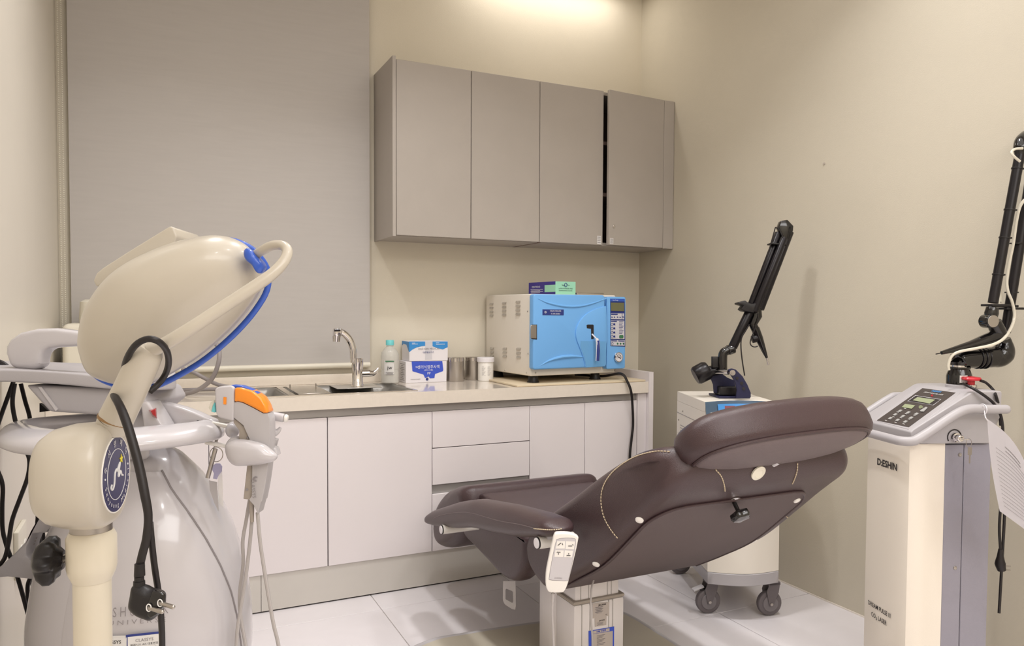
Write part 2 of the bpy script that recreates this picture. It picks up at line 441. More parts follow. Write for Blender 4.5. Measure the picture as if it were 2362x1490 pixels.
# rim
b = B()
rz0, rz1 = .846, .853
b.bb((sx0+.001, sy0+.001, rz0), (sx1-.001, sy0+.014, rz1)).bb((sx0+.001, sy1-.014, rz0), (sx1-.001, sy1-.001, rz1))
b.bb((sx0+.001, sy0+.014, rz0), (sx0+.016, sy1-.014, rz1)).bb((sx1-.016, sy0+.014, rz0), (sx1-.001, sy1-.014, rz1))
b.bb((-2.012, sy0+.014, rz0), (-1.985, sy1-.014, rz1))
obj('rim', b, M['steel'], sk)
def basin(x0, x1, y0, y1, dep):
    rings = []
    def rr(ins, z, r):
        out = []
        for cx_, cy_, a0 in ((x1-ins-r, y1-ins-r, 0), (x0+ins+r, y1-ins-r, 90), (x0+ins+r, y0+ins+r, 180), (x1-ins-r, y0+ins+r, 270)):
            for k in range(6):
                a = math.radians(a0+k*18); out.append(V((cx_+r*math.cos(a), cy_+r*math.sin(a), z)))
        return out
    b = B(); b.loft([rr(0, .851, .03), rr(.008, .845, .03), rr(.012, .85-dep+.03, .035), rr(.04, .85-dep, .03)], cap=False)
    b.bm.faces.new([b.bm.verts.new(p) for p in rr(.04, .85-dep, .03)])
    bmesh.ops.solidify(b.bm, geom=b.bm.faces[:], thickness=.001)
    return b
obj('large_basin', basin(-1.984, sx1-.016, sy0+.014, sy1-.014, .045), M['decksteel'], sk)
obj('small_basin', basin(sx0+.016, -2.013, sy0+.014, sy1-.014, .045), M['decksteel'], sk)
obj('rack', B().bb((-1.975, sy0+.016, .853), (-1.845, sy1-.05, .857)), M['steel'], sk, bev=.001, seg=1)
b = B()
for u_ in (665, 752): p = at(u_, 897, z=.857); p = V((-1.965 if u_ == 665 else -1.855, -.2, .857)); b.cyl(p, p+Z*.014, .003, seg=8)
obj('rack_post', b, M['steel'], sk)
# faucet
FP = V((-1.678, -.235, .851))
def F(u, v, dd=0): return at(u, v, y=FP.y+dd)
fc = thing('faucet', FP, 'chrome mixer tap with swivel spout and side lever at the sink', 'tap')
obj('deck_plate', B().bb((FP.x-.10, FP.y-.05, .8495), (FP.x+.10, sy1-.016, .8525)), M['decksteel'], fc, bev=.001, seg=1)
obj('body', B().lathe([(.0265, 0), (.0265, .012), (.0235, .016), (.0235, .085), (.0255, .095), (.0255, .125), (.022, .128)], FP+Z*.0015), M['chrome'], fc)
top = F(816, 833)
pts = cr([F(816, 836), F(814, 806), F(806, 784), F(795, 771), F(786, 765)], 5)
obj('spout', B().tube(pts, [.0165, .0165, .016, .015, .014], 18), M['chrome'], fc)
hd = F(776, 764)
b = B(); b.box(hd+V((.004, 0, -.004)), (.036, .036, .036)); b.bevel(.008, 3)
b.cyl(hd+V((.0, 0, -.02)), hd+V((-.001, 0, -.046)), .019, .016); sh = obj('spray_head', b, M['chrome'], fc)
obj('spray_button', B().box(hd+V((.0, -.0185, .004)), (.028, .003, .010)), M['ink'], sh, bev=.002)
l0, l1 = F(822, 862), F(851, 861)
lv = obj('lever', B().cyl(l0, l1, .016).tube(cr([l1, F(860, 861), F(868, 855), F(873, 849)], 4), [.016, .013, .008, .005], 14), M['chrome'], fc)

# ------------------------------------------------------------------ things on the worktop
WZ = .8503
bx = at(936, 884, y=-.14).x; bx1 = at(1030, 880, y=-.14).x
def carton(name, x0, x1, y0, y1, zz0, zz1, label):
    t = thing(name, ((x0+x1)/2, (y0+y1)/2, zz0), label, 'box'); return t
y0, y1 = -.14, -.03
lb = carton('carton', bx, bx1, y0, y1, WZ, 0, 'white saline carton with royal blue flap, lower of the stacked pair by the tap')
zt = at(980, 833, y=y0).z
obj('carton_body', B().bb((bx, y0, WZ), (bx1, y1, zt)), M['card'], lb, bev=.001, seg=1)
def fp(u, v, o=.001): return at(u, v, y=y0-o)
def Q(u, v): return (860+u/7.873, 740+v/7.873)
fl_ = [Q(705, 738), Q(1262, 732), Q(1280, 890), Q(1270, 915), Q(1130, 965), Q(1118, 1040), Q(1040, 1045), Q(1010, 1010), Q(950, 1040), Q(920, 975), Q(720, 915)]
obj('blue_flap', B().prism([fp(*q) for q in fl_], (0, .0015, 0)), M['flap'], lb)
text('lettering', '생리식염주사액', px(9.2, 3.6), fp(*Q(1012, 842), .003), X, Z, M['wink'], lb, sx=.92)
text('lettering', '멸균', px(4.2, 3.6), fp(*Q(802, 840), .003), X, Z, M['wink'], lb)
text('lettering', '(염화나트륨)', px(4.2, 3.6), fp(*Q(1010, 895), .003), X, Z, M['wink'], lb)
text('lettering', 'PP', px(8, 3.6), fp(*Q(1018, 955), .003), X, Z, M['wink'], lb)
text('lettering', '▸ DAIHAN PHARM', px(3, 3.6), fp(*Q(770, 1062), .002), X, Z, M['ink'], lb)
obj('round_seal', B().cyl(fp(*Q(985, 1058), .001), fp(*Q(985, 1058), .002), px(3.4, 3.6), seg=16), M['deep'], lb)
b = B()
for i in range(10): b.box(V((bx-.0004, (y0+y1)/2, WZ+.012+i*.0085)), (.0005, .07-.02*(i % 3), .0022))
obj('side_print', b, M['inkg'], lb)
bxu, bxu1 = at(944, 833, y=-.142).x, at(1033, 832, y=-.142).x
yu0 = -.142; zt2 = at(988, 787, y=yu0).z
ub = carton('carton', bxu, bxu1, yu0, y1, zt+.001, 0, 'white carton with light blue top band, stacked on the saline carton')
obj('carton_body', B().bb((bxu, yu0, zt+.0008), (bxu1, y1+.002, zt2)), M['card'], ub, bev=.001, seg=1)
def up_(u, v, o=.001): return at(u, v, y=yu0-o)
arc = [Q(660, 374)] + [Q(950, 374), Q(950, 455)] + [Q(u, v) for u, v in ((880, 462), (800, 482), (720, 520), (665, 568))]
obj('blue_band', B().prism([up_(*q) for q in arc], (0, .001, 0)), M['boxblue'], ub)
arc = [Q(1085, 374), Q(1360, 374), Q(1360, 478), Q(1270, 520), Q(1190, 500), Q(1085, 462)]
obj('blue_band', B().prism([up_(*q) for q in arc], (0, .001, 0)), M['boxblue'], ub)
h_ = zt2-zt
obj('blue_band', B().prism([V((bxu-.001, a, zt2-c*h_)) for a, c in ((yu0, .01), (y1, .01), (y1, .25), (y1-.02, .15), (yu0+.04, .18), (yu0, .55))], (.0009, 0, 0)), M['boxblue'], ub)
obj('packing_tape', B().prism([up_(*q) for q in (Q(955, 370), Q(1082, 370), Q(1075, 700), Q(950, 705))], (0, .0006, 0)), M['cardside'], ub)
text('lettering', 'DAE HAN MEDICAL', px(6.2, 3.6), up_(*Q(1020, 508), .0022), X, Z, M['inkg'], ub, sx=.95)
text('lettering', '대한멸균거즈', px(5, 3.6), up_(*Q(1010, 575), .0022), X, Z, M['deep'], ub)
b = B()
for u_, v_, l_ in ((740, 403, 60), (765, 423, 110), (1175, 400, 60), (1230, 425, 170)): b.box(up_(*Q(u_, v_), .0015), (px(l_/7.87, 3.6), .0006, px(.9, 3.6)))
obj('small_print', b, M['wink'], ub)

# bottle
bp = at(899.5, 882, y=-.115); bp.z = WZ
bo = thing('bottle', bp, 'clear plastic bottle with aqua screw cap next to the cartons', 'bottle')
s_ = 3.53/FPX
obj('bottle_body', B().lathe([(.0, .0005), (17*s_, 0), (21*s_, 3*s_), (21*s_, 30*s_), (20*s_, 32*s_), (21*s_, 35*s_), (21*s_, 62*s_), (19.5*s_, 72*s_), (14*s_, 80*s_), (8.5*s_, 85*s_), (8*s_, 92*s_), (7.4*s_, 92*s_), (7.8*s_, 84*s_), (13*s_, 79*s_), (18.6*s_, 71*s_), (20.2*s_, 61*s_), (20.2*s_, 4*s_), (16*s_, 1*s_), (0, 1*s_)], bp), M['pet'], bo)
obj('screw_cap', B().lathe([(9.4*s_, 0), (9.4*s_, 10.5*s_), (8.6*s_, 11.6*s_), (0, 11.6*s_)], bp+Z*88.5*s_), M['aqua'], bo)
b = B(); fr_ = V((-.3, -.95, 0)).normalized(); ri = V((.95, -.3, 0))
vsx = []
for k in range(9):
    a = -.62+1.1*k/8; dirv = fr_*math.cos(a)+ri*math.sin(a); vsx.append((bp+dirv*21.6*s_+Z*22*s_, bp+dirv*21.6*s_+Z*54*s_))
for (a0, a1), (c0, c1) in zip(vsx, vsx[1:]): b.bm.faces.new([b.bm.verts.new(q) for q in (a0, c0, c1, a1)])
bl = obj('label_sheet', b, M['label'], bo)
text('lettering', 'jw', px(12, 3.53), bp+fr_*22.2*s_+Z*38*s_, ri, Z, M['ink'], bo)
b = B()
for k, (l_, m_) in enumerate(((18, 0), (14, 0), (18, 0))): b.box(bp+fr_*22.3*s_+Z*(27-2.6*k)*s_, (l_*s_, .0005, 1.0*s_), (ri, fr_, Z))
obj('small_print', b, M['inkg'], bo)
obj('green_stripe', B().box(bp+fr_*22.3*s_+Z*52.5*s_, (20*s_, .0005, 2.4*s_), (ri, fr_, Z)), M['green'], bo)

def canister(u0, u1, vb, vt, yy, label, name='steel_canister', m='steelsat'):
    c = at((u0+u1)/2, vb, y=yy); dd = (c-CAM).dot(FW); r = px((u1-u0)/2, dd); c.z = WZ; h = at((u0+u1)/2, vt, y=yy).z-WZ
    t = thing(name, c, label, 'canister' if m == 'steelsat' else 'jar', 'steel canisters' if m == 'steelsat' else None)
    return t, c, r, h
for (u0, u1, vb, vt, yy, la) in ((1031, 1070.5, 877, 824, -.13, 'satin steel canister with lid directly beside the cartons'), (1072, 1110, 874, 823, -.09, 'satin steel canister half hidden behind the white jar')):
    t, c, r, h = canister(u0, u1, vb, vt, yy, la)
    obj('can_body', B().lathe([(r*.94, 0), (r*.97, .002), (r*.97, h*.84), (r*.93, h*.85)], c), M['steelsat'], t)
    obj('lid', B().lathe([(r, 0), (r, h*.15), (r*.96, h*.165), (0, h*.165)], c+Z*h*.835), M['steel'], t)
t, c, r, h = canister(1100, 1140, 878, 824, -.16, 'white plastic jar with screw lid and printed label', 'white_jar', 'white')
obj('jar_body', B().lathe([(r*.85, 0), (r*.9, .002), (r*.9, h*.8), (r*.86, h*.83)], c), M['white'], t)
obj('screw_lid', B().lathe([(r, 0), (r, h*.17), (r*.95, h*.19), (0, h*.19)], c+Z*h*.81, seg=40), M['card'], t)
b = B()
for col in (0, 1):
    for k in range(10):
        a = -1.0+.75*col; wv = .55-.1*((k*7+col*3) % 4)
        for q in range(4):
            d0 = fr_*math.cos(a+.0+wv*q/4+.45)+ri*math.sin(a+wv*q/4+.45); b.box(c+d0*(r*.905)+Z*(h*.25+k*h*.04), (.0032, .0004, .0011), (V((-d0.y, d0.x, 0)), d0, Z))
stuff(obj('small_print', b, M['inkg'], t))

# mat under sterilizer
mt = obj('counter_mat', B().bb((-1.02, -.512, WZ), (-.315, -.035, .8595)), M['mat_'], bev=.003, seg=2)
tag(mt, 'beige mat on the worktop under the blue sterilizer', 'mat')

# ------------------------------------------------------------------ sterilizer
an = math.radians(4); aex = V((math.cos(an), math.sin(an), 0)); aey = V((-math.sin(an), math.cos(an), 0))
A0 = at(1223.5, 868, y=-.47); A0z = A0.z; dA = (A0-CAM).dot(FW)
aw, ad = .487, .445; ah = at(1222.5, 677.5, y=-.47).z-A0z
def A(u, v, w=0): return A0+aex*u+Z*v+aey*w
au = thing('steam_sterilizer', V((A(aw/2, 0, ad/2).x, A(aw/2, 0, ad/2).y, .86)), 'cream steam sterilizer with sky blue door on the worktop', 'sterilizer')
case = obj('case', B().box(A(aw/2, ah/2, ad/2), (aw, ad, ah), (aex, aey, Z)), M['casew'], au, bev=.006, seg=3)
for (u_, w_) in ((.045, .05), (aw-.085, .05), (.045, ad-.05), (aw-.085, ad-.05)):
    obj('foot', B().lathe([(.03, 0), (.026, .006), (.021, A0z-.8597)], A(u_, 0, w_)*1-Z*(A0z-.8597)), M['dark'], au)
def AP(u, v, off=0): return at(u, v, pl=(A0-aey*off, aey))
def rrect(c, r_, u_, w_, h_, rad, n=5):
    out = []
    for sx_, sz_, a0 in ((1, 1, 0), (-1, 1, 90), (-1, -1, 180), (1, -1, 270)):
        for k in range(n):
            a = math.radians(a0+k*90/(n-1)); out.append(c+r_*(sx_*(w_/2-rad)+rad*math.cos(a))+u_*(sz_*(h_/2-rad)+rad*math.sin(a)))
    return out
TD = .04      # door thickness
p0, p1 = AP(1230, 853, TD), AP(1395.5, 681, TD)
q0, q1 = AP(1400, 852, TD), AP(1444.5, 685, TD)
def loc(p): r = p-A0; return r.dot(aex), r.z
(u0_, v0_), (u1_, v1_) = loc(p0), loc(p1)
dr = obj('door', B().prism(rrect(A((u0_+u1_)/2, (v0_+v1_)/2, -TD), aex, Z, u1_-u0_, v1_-v0_, .012), aey*(TD-.001)), M['sky'], au, bev=.006, seg=3)
(u2_, v2_), (u3_, v3_) = loc(q0), loc(q1)
cp = obj('control_column', B().prism(rrect(A((u2_+u3_)/2, (v2_+v3_)/2, -TD+.002), aex, Z, u3_-u2_, v3_-v2_, .010), aey*(TD-.003)), M['sky'], au, bev=.005, seg=3)
def Q4(u, v): return (1100+u/5.3211, 620+v/5.3211)
# raised door shapes: upper sweeping ridge, lower ridge and right hand swoosh
def ad_(q, off): return AP(*Q4(*q), TD+off)
b = B(); b.tube(cr([ad_(q, -.001) for q in ((745, 365), (880, 420), (1060, 457), (1230, 462), (1400, 430), (1590, 365))], 5), [.002, .005, .006, .006, .005, .003], 8)
obj('ridge', b, M['sky'], dr)
b = B(); b.tube(cr([ad_(q, -.002) for q in ((765, 1195), (880, 1130), (1010, 1090), (1150, 1075), (1300, 1082))], 5), [.002, .006, .009, .009, .004], 8)
obj('ridge', b, M['sky'], dr)
sw = [(1590, 455), (1450, 495), (1340, 560), (1260, 650), (1220, 760), (1225, 860), (1262, 960), (1300, 1060), (1325, 1140), (1335, 1215), (1565, 1200), (1590, 1180), (1590, 930), (1605, 880), (1600, 600)]
swp = cr([ad_(q, .007) for q in sw[:10]], 4)+[ad_(q, .007) for q in sw[10:]]
hp_ = obj('handle_panel', B().prism(swp, aey*.010), M['sky'], dr, bev=.004, seg=2, ang=60)
lowp = [(1275, 885), (1590, 890), (1590, 930), (1575, 1195), (1345, 1210), (1320, 1080), (1270, 950)]
obj('handle_recess', B().prism([ad_(q, .0082) for q in lowp], aey*.001), M['skyd'], dr)
sl = [(1348, 692), (1362, 684), (1425, 684), (1434, 694), (1434, 860), (1405, 862), (1403, 735), (1352, 728)]
obj('handle_slot', B().prism([ad_(q, .0085) for q in sl], aey*.002), M['ink'], dr)
h0, h1 = ad_((1412, 800), .009), ad_((1470, 862), .03)
hd_ = obj('door_handle', B().cyl(h0, h1, .0035, seg=10).tube([ad_((1470, 855), .03), ad_((1484, 900), .034), ad_((1486, 1000), .034), ad_((1476, 1130), .032)], [.007, .0095, .0095, .008], 14), M['card'], au)
obj('handle_grip', B().tube([ad_((1488, 880), .038), ad_((1490, 1000), .038), ad_((1483, 1130), .036)], [.006, .008, .0075], 12), M['deep'], hd_)
b = B().prism([ad_(q, .002) for q in ((662, 692), (733, 686), (733, 858), (662, 852))], aey*.004)
hg = obj('hinge_plate', b, M['steelsat'], au, bev=.001, seg=1)
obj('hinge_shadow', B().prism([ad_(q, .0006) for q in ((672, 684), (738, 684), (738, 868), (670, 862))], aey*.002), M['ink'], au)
np_ = obj('name_plate', B().prism([ad_(q, .001) for q in ((806, 497), (1066, 499), (1066, 570), (806, 568))], aey*.002), M['deep'], dr)
text('lettering', 'STEAM STERILIZER', px(4.6, dA), ad_((966, 519), .0022), aex, Z, M['wink'], dr, sx=.82)
text('lettering', 'SC-20B (20L)Bar', px(4.6, dA), ad_((966, 552), .0022), aex, Z, M['wink'], dr, sx=.82)
b = B(); cc = ad_((842, 532), .0022)
b.tube([cc+aex*math.cos(a)*.0048+Z*math.sin(a)*.0048 for a in [2*PI*k/16 for k in range(16)]], .0008, 4, closed=True)
b.tube([cc+aex*math.cos(a)*.0022+Z*math.sin(a)*.0022 for a in [2*PI*k/12 for k in range(12)]], .0006, 4, closed=True)
obj('emblem', b, M['wink'], dr)
# control panel
cpn = obj('panel_plate', B().prism([AP(*q, TD-.001) for q in (Q4(1638, 367), Q4(1815, 371), Q4(1822, 955), Q4(1640, 948))], aey*.002), M['deep'], cp)
cp_ = lambda q, o=.0: AP(*Q4(*q), TD+o)
b = B()
for ql in (((1645, 545), (1778, 547), (1778, 620), (1645, 616)), ((1785, 547), (1808, 547), (1808, 622), (1785, 620)), ((1645, 632), (1810, 636), (1812, 862), (1645, 858)), ((1645, 872), (1815, 875), (1815, 945), (1645, 940))):
    b.prism([cp_(q, .0012) for q in ql], aey*.0005)
obj('panel_field', b, M['cardside'], cp)
obj('header_band', B().prism([cp_(q, .0012) for q in ((1638, 369), (1814, 372), (1814, 402), (1638, 400))], aey*.0005), M['royal'], cp)
obj('display', B().prism([cp_(q, .0014) for q in ((1645, 415), (1806, 418), (1808, 520), (1646, 515))], aey*.0005), M['lcd'], cp)
text('lettering', 'Steam Prestige', px(4.0, dA), cp_((1700, 385), .002), aex, Z, M['wink'], cp, sx=.7)
b = B()
for (x_, y_) in ((1660, 592), (1690, 592), (1728, 592), (1760, 594), (1796, 590)): b.prism([cp_(q, .002) for q in ((x_-9, y_-6), (x_+4, y_-6), (x_+10, y_+8), (x_-9, y_+8))], aey*.0004)
for y_ in (683, 733, 783, 832):
    b.tube([cp_((1660+14*math.cos(a), y_+16*math.sin(a)), .0022) for a in [2*PI*k/12 for k in range(12)]], .0009, 4, closed=True)
    b.prism([cp_(q, .002) for q in ((1676, y_-12), (1698, y_-14), (1700, y_+12), (1678, y_+8))], aey*.0004)
for k in range(9): b.prism([cp_(q, .002) for q in ((1745, 645+k*18), (1800-8*(k % 3), 646+k*18), (1800-8*(k % 3), 651+k*18), (1745, 650+k*18))], aey*.0004)
b.prism([cp_(q, .002) for q in ((1650, 878), (1720, 880), (1720, 890), (1650, 888))], aey*.0004).prism([cp_(q, .002) for q in ((1735, 880), (1810, 882), (1810, 892), (1735, 890))], aey*.0004)
b.prism([cp_(q, .002) for q in ((1648, 550), (1728, 551), (1728, 565), (1648, 564))], aey*.0004).prism([cp_(q, .002) for q in ((1648, 636), (1718, 637), (1718, 652), (1648, 650))], aey*.0004)
b.tube([cp_((1662+12*math.cos(a), 918+16*math.sin(a)), .0022) for a in [2*PI*k/12 for k in range(12)]], .0008, 4, closed=True)
obj('panel_print', b, M['deep'], cp)
obj('start_button', B().prism(rrect(cp_((1775, 833), .004), aex, Z, px(12, dA), px(8, dA), .006), aey*.0025), M['green'], cp)
for x_ in (1726, 1762, 1798): obj('small_button', B().cyl(cp_((x_, 918), .0012), cp_((x_, 919), .003), .0048, seg=14), M['green'], cp)
gcn = cp_((1732, 1084), 0)
obj('gauge_bezel', B().lathe([(.0245, -.001), (.026, .003), (.024, .008), (.021, .009), (.020, .006), (0, .006)], gcn, -aey, 32), M['chrome'], cp)
gd = obj('gauge_dial', B().cyl(gcn-aey*.006, gcn-aey*.0068, .0198), M['card'], cp)
b = B().tube([gcn-aey*.0075+aex*math.cos(a)*.0125+Z*math.sin(a)*.0125 for a in [math.radians(-50+23*k) for k in range(12)]], .0012, 5)
b.cyl(gcn-aey*.0072, gcn-aey*.0085, .0034, seg=12).tube([gcn-aey*.008+aex*.012-Z*.006, gcn-aey*.008-aex*.008+Z*.004], .0009, 5)
obj('gauge_needle', b, M['ink'], gd)
# louvres on left side
def AS(q, off=0): return at(*Q4(*q), pl=(A0-aex*off, aex))
for (x_, ylist) in ((183, (430, 478, 527, 572)), (340, (417, 466, 514, 562)), (510, (403, 455, 503, 552)), (188, (975, 1022, 1068)), (347, (978, 1025, 1072)), (516, (980, 1032, 1082))):
    for y_ in ylist:
        wq = 20+ (x_-183)*.016
        a_, c_ = AS((x_-wq, y_-10)), AS((x_+wq, y_-10)); lo1, lo0 = AS((x_-wq, y_+12)), AS((x_+wq, y_+12))
        b = B(); n_ = -aex
        b.loft([[a_, c_], [a_+n_*.003-Z*.001, c_+n_*.003-Z*.001], [lo1+n_*.0065, lo0+n_*.0065], [lo1, lo0]], cap=False, closed=False)
        bmesh.ops.solidify(b.bm, geom=b.bm.faces[:], thickness=.0008)
        obj('louvre', b, M['casew'], case)
b = B()
for q in ((625, 522), (630, 1040), (612, 1272), (347, 1246)):
    p = AS(q); b.ball(p, .0042, seg=8)
for q in ((720, 1275), (1693, 1245)): p = AP(*Q4(*q), 0); b.ball(p, .0042, seg=8)
obj('screws', b, M['steelsat'], case)
# tray and glove carton on top
TZ = A0z+ah
tr = thing('steel_tray', A(.36, ah+.0005, .13), 'shallow stainless tray with wire loop on top of the sterilizer', 'tray')
obj('tray_plate', B().box(A(.385, ah+.0065, .13), (.165, .12, .010), (aex, aey, Z)), M['steel'], tr, bev=.003)
c = A(.272, ah+.022, .10)
obj('wire_loop', B().tube([c+aex*math.cos(a)*.011+Z*math.sin(a)*.016 for a in [2*PI*k/16 for k in range(16)]], .0012, 6, closed=True), M['steel'], tr)
gz = at(1281, 674.5, y=-.41); gz.z = TZ+.0007
az1, az2 = math.radians(-6), math.radians(84)
g1 = V((math.sin(az1), math.cos(az1), 0)); g2 = V((math.sin(az2), math.cos(az2), 0))
gl, gw, gh = .235, .118, .062
gb = thing('glove_carton', gz+g1*gl/2+g2*gw/2, 'purple and mint glove carton on top of the sterilizer', 'box')
obj('carton_body', B().box(gz+g1*gl/2+g2*gw/2+Z*gh/2, (gl, gw, gh), (g1, g2, Z)), M['purple'], gb, bev=.001, seg=1)
obj('mint_end', B().box(gz+g2*gw/2-g1*.0006+Z*gh/2, (.001, gw, gh), (g1, g2, Z)), M['mint'], gb)
obj('mint_label', B().box(gz+g1*.045-g2*.0006+Z*gh*.47, (.09, .001, gh*.55), (g1, g2, Z)), M['mint'], gb)
text('lettering', 'DENTREND', .013, gz+g1*.165-g2*.0012+Z*gh*.62, -g1, Z, M['wink'], gb, sx=1.1)
b = B()
for k in range(4): b.box(gz+g1*(.16+.01*(k % 2))-g2*.0008+Z*gh*(.42-.08*k), (.11-.03*(k % 2), .0006, .0018), (g1, g2, Z))
obj('small_print', b, M['wink'], gb)
for s__, tx, sz in ((.72, 'Supa   Pro', .011), (.45, 'LATEX POWDER FREE', .0085), (.29, 'EXAMINATION GLOVES', .0075)):
    text('lettering', tx, sz, gz+g2*gw/2-g1*.0014+Z*gh*s__, g2, Z, M['ink'], gb)
c = gz+g2*gw*.50-g1*.0016+Z*gh*.74
obj('ring_logo', B().tube([c+g2*math.cos(a)*.0075+Z*math.sin(a)*.009 for a in [2*PI*k/18 for k in range(18)]], .0016, 5, closed=True), M['deep'], gb)
# sterilizer power cable
cpts = [A(aw-.1, -.012, .2), A(aw-.04, -.010, .05), at(1432, 862, y=-.50), at(1447, 880, y=-.535), at(1456, 905, y=-.545), at(1459, 940, y=-.53), at(1460, 980, y=-.52), at(1457, 1010, y=-.52), at(1453, 1050, y=-.52), at(1451, 1120, y=-.53), at(1440, 1250, y=-.53)]
cpts[0].z = .872; cpts[1].z = .873
tag(obj('power_cable', B().tube(cr(cpts, 6), .0065, 8), M['rubber']), 'black power cable hanging from the sterilizer over the worktop edge', 'cable')

# ------------------------------------------------------------------ white laser machine behind the chair
def xloft(prof, xa, xb, rad, n=5, mid=1, star=False):
    """profile in (y,z) extruded from xa to xb with rounded side edges of radius rad"""
    P = [V((0, p[0], p[1])) for p in prof]; N = len(P)
    ar = sum(P[i].y*P[(i+1) % N].z-P[(i+1) % N].y*P[i].z for i in range(N))
    nr = []
    for i in range(N):
        t = (P[(i+1) % N]-P[i-1]).normalized(); q = V((0, t.z, -t.y)); nr.append(q if ar > 0 else -q)
    cy_ = sum((p.y for p in P))/N; cz_ = sum((p.z for p in P))/N
    def ring(x, ins):
        if star: return [V((x, p.y+(cy_-p.y)*ins/max(.08, math.hypot(p.y-cy_, p.z-cz_)), p.z+(cz_-p.z)*ins/max(.08, math.hypot(p.y-cy_, p.z-cz_)))) for p in P]
        return [V((x, p.y-q.y*ins, p.z-q.z*ins)) for p, q in zip(P, nr)]
    st = []
    for k in range(n+1): a = PI/2*k/n; st.append((xa+rad*(1-math.sin(a)), rad*(1-math.cos(PI/2-a))))
    st = [(xa+rad*(1-math.sin(PI/2*k/n)), rad*(1-math.cos(PI/2*k/n))) for k in range(n, -1, -1)]
    L = st+[(xa+rad+(xb-xa-2*rad)*k/(mid+1), 0) for k in range(1, mid+1)]+[(xb+xa-x, i_) for x, i_ in reversed(st)]
    return B().loft([ring(x, i_) for x, i_ in L])
def gp(o, ex, ey, u, v, z): return V((o.x, o.y, 0))+ex*u+ey*v+Z*z
a2 = math.radians(22); e2x = V((math.cos(a2), -math.sin(a2), 0)); e2y = V((math.sin(a2), math.cos(a2), 0))
O2 = V((-.553, -1.238, 0))
def G(u, v, z): return O2+e2x*u+e2y*v+Z*z
W2, D2 = .283, .39
ml = thing('laser_machine', G(W2/2, D2/2, 0), 'white laser machine on grey castors with sloping blue panel, behind the brown chair', 'laser machine')
bow = lambda n, dep: [(W2*k/n, -dep*math.sin(PI*k/n)) for k in range(n+1)]
def plan(front, z): return [G(u, v, z) for u, v in front]+[G(W2, D2, z), G(0, D2, z)]
b = B(); b.loft([plan([(u, v-.052) for u, v in bow(14, .035)], .14), plan([(u, v-.052) for u, v in bow(14, .035)], .186)])
obj('base_rim', b, M['metalgrey'], ml, bev=.002, seg=1)
body = obj('lower_body', B().loft([plan([(u, v-.05) for u, v in bow(14, .034)], .1875), plan([(u, v-.046) for u, v in bow(14, .03)], .66)]), M['casew'], ml)
top2 = obj('upper_body', B().loft([plan([(0, 0), (W2, 0)], .661), plan([(0, 0), (W2, 0)], .8)]), M['casew'], ml)
obj('lid', B().loft([plan([(u, .004+.05*math.sin(PI*u/W2)) for u, _ in bow(14, 0)], .8), plan([(u, .004+.05*math.sin(PI*u/W2)) for u, _ in bow(14, 0)], .842)]), M['casew'], ml, bev=.0015, seg=1)
rings = []
for t in [k/8 for k in range(9)]:
    zz = .841-.17*t; vv = .05*(1-t)**1.2-.045*t
    rings.append([G(u, max(-.052*t, .004+.048*math.sin(PI*u/W2)*(1-t)-.05*t), zz) for u, _ in bow(14, 0)])
b = B(); b.loft(rings, cap=False, closed=False)
bmesh.ops.solidify(b.bm, geom=b.bm.faces[:], thickness=.003)
con = obj('console', b, M['slate'], ml)
b = B()
gq = []
for j in range(5):
    row = []
    for i in range(9):
        u = .055+(W2-.08)*i/8; t = .07+.5*j/4
        row.append(b.bm.verts.new(G(u, .001+.048*math.sin(PI*u/W2)*(1-t)-.05*t-.0035, .841-.17*t+.001)))
    gq.append(row)
for j in range(4):
    for i in range(8): b.bm.faces.new((gq[j][i], gq[j][i+1], gq[j+1][i+1], gq[j+1][i]))
cpl = obj('control_panel', b, M['panelblue'], ml)
def GP(u, t, o=.006): return G(u, .001+.048*math.sin(PI*u/W2)*(1-t)-.05*t-o, .841-.17*t+.003)
dn = (GP(.1, .4)-GP(.1, .2)).normalized()
nn = e2x.cross(dn).normalized()
obj('red_display', B().box(GP(.105, .16), (.045, .012, .002), (e2x, dn, nn)), M['maroon'], cpl)
obj('dark_display', B().box(GP(.10, .27), (.035, .010, .002), (e2x, dn, nn)), M['lcd'], cpl)
for q in ((.16, .18), (.145, .26), (.165, .27)): obj('key', B().box(GP(*q), (.012, .008, .002), (e2x, dn, nn)), M['white'], cpl)
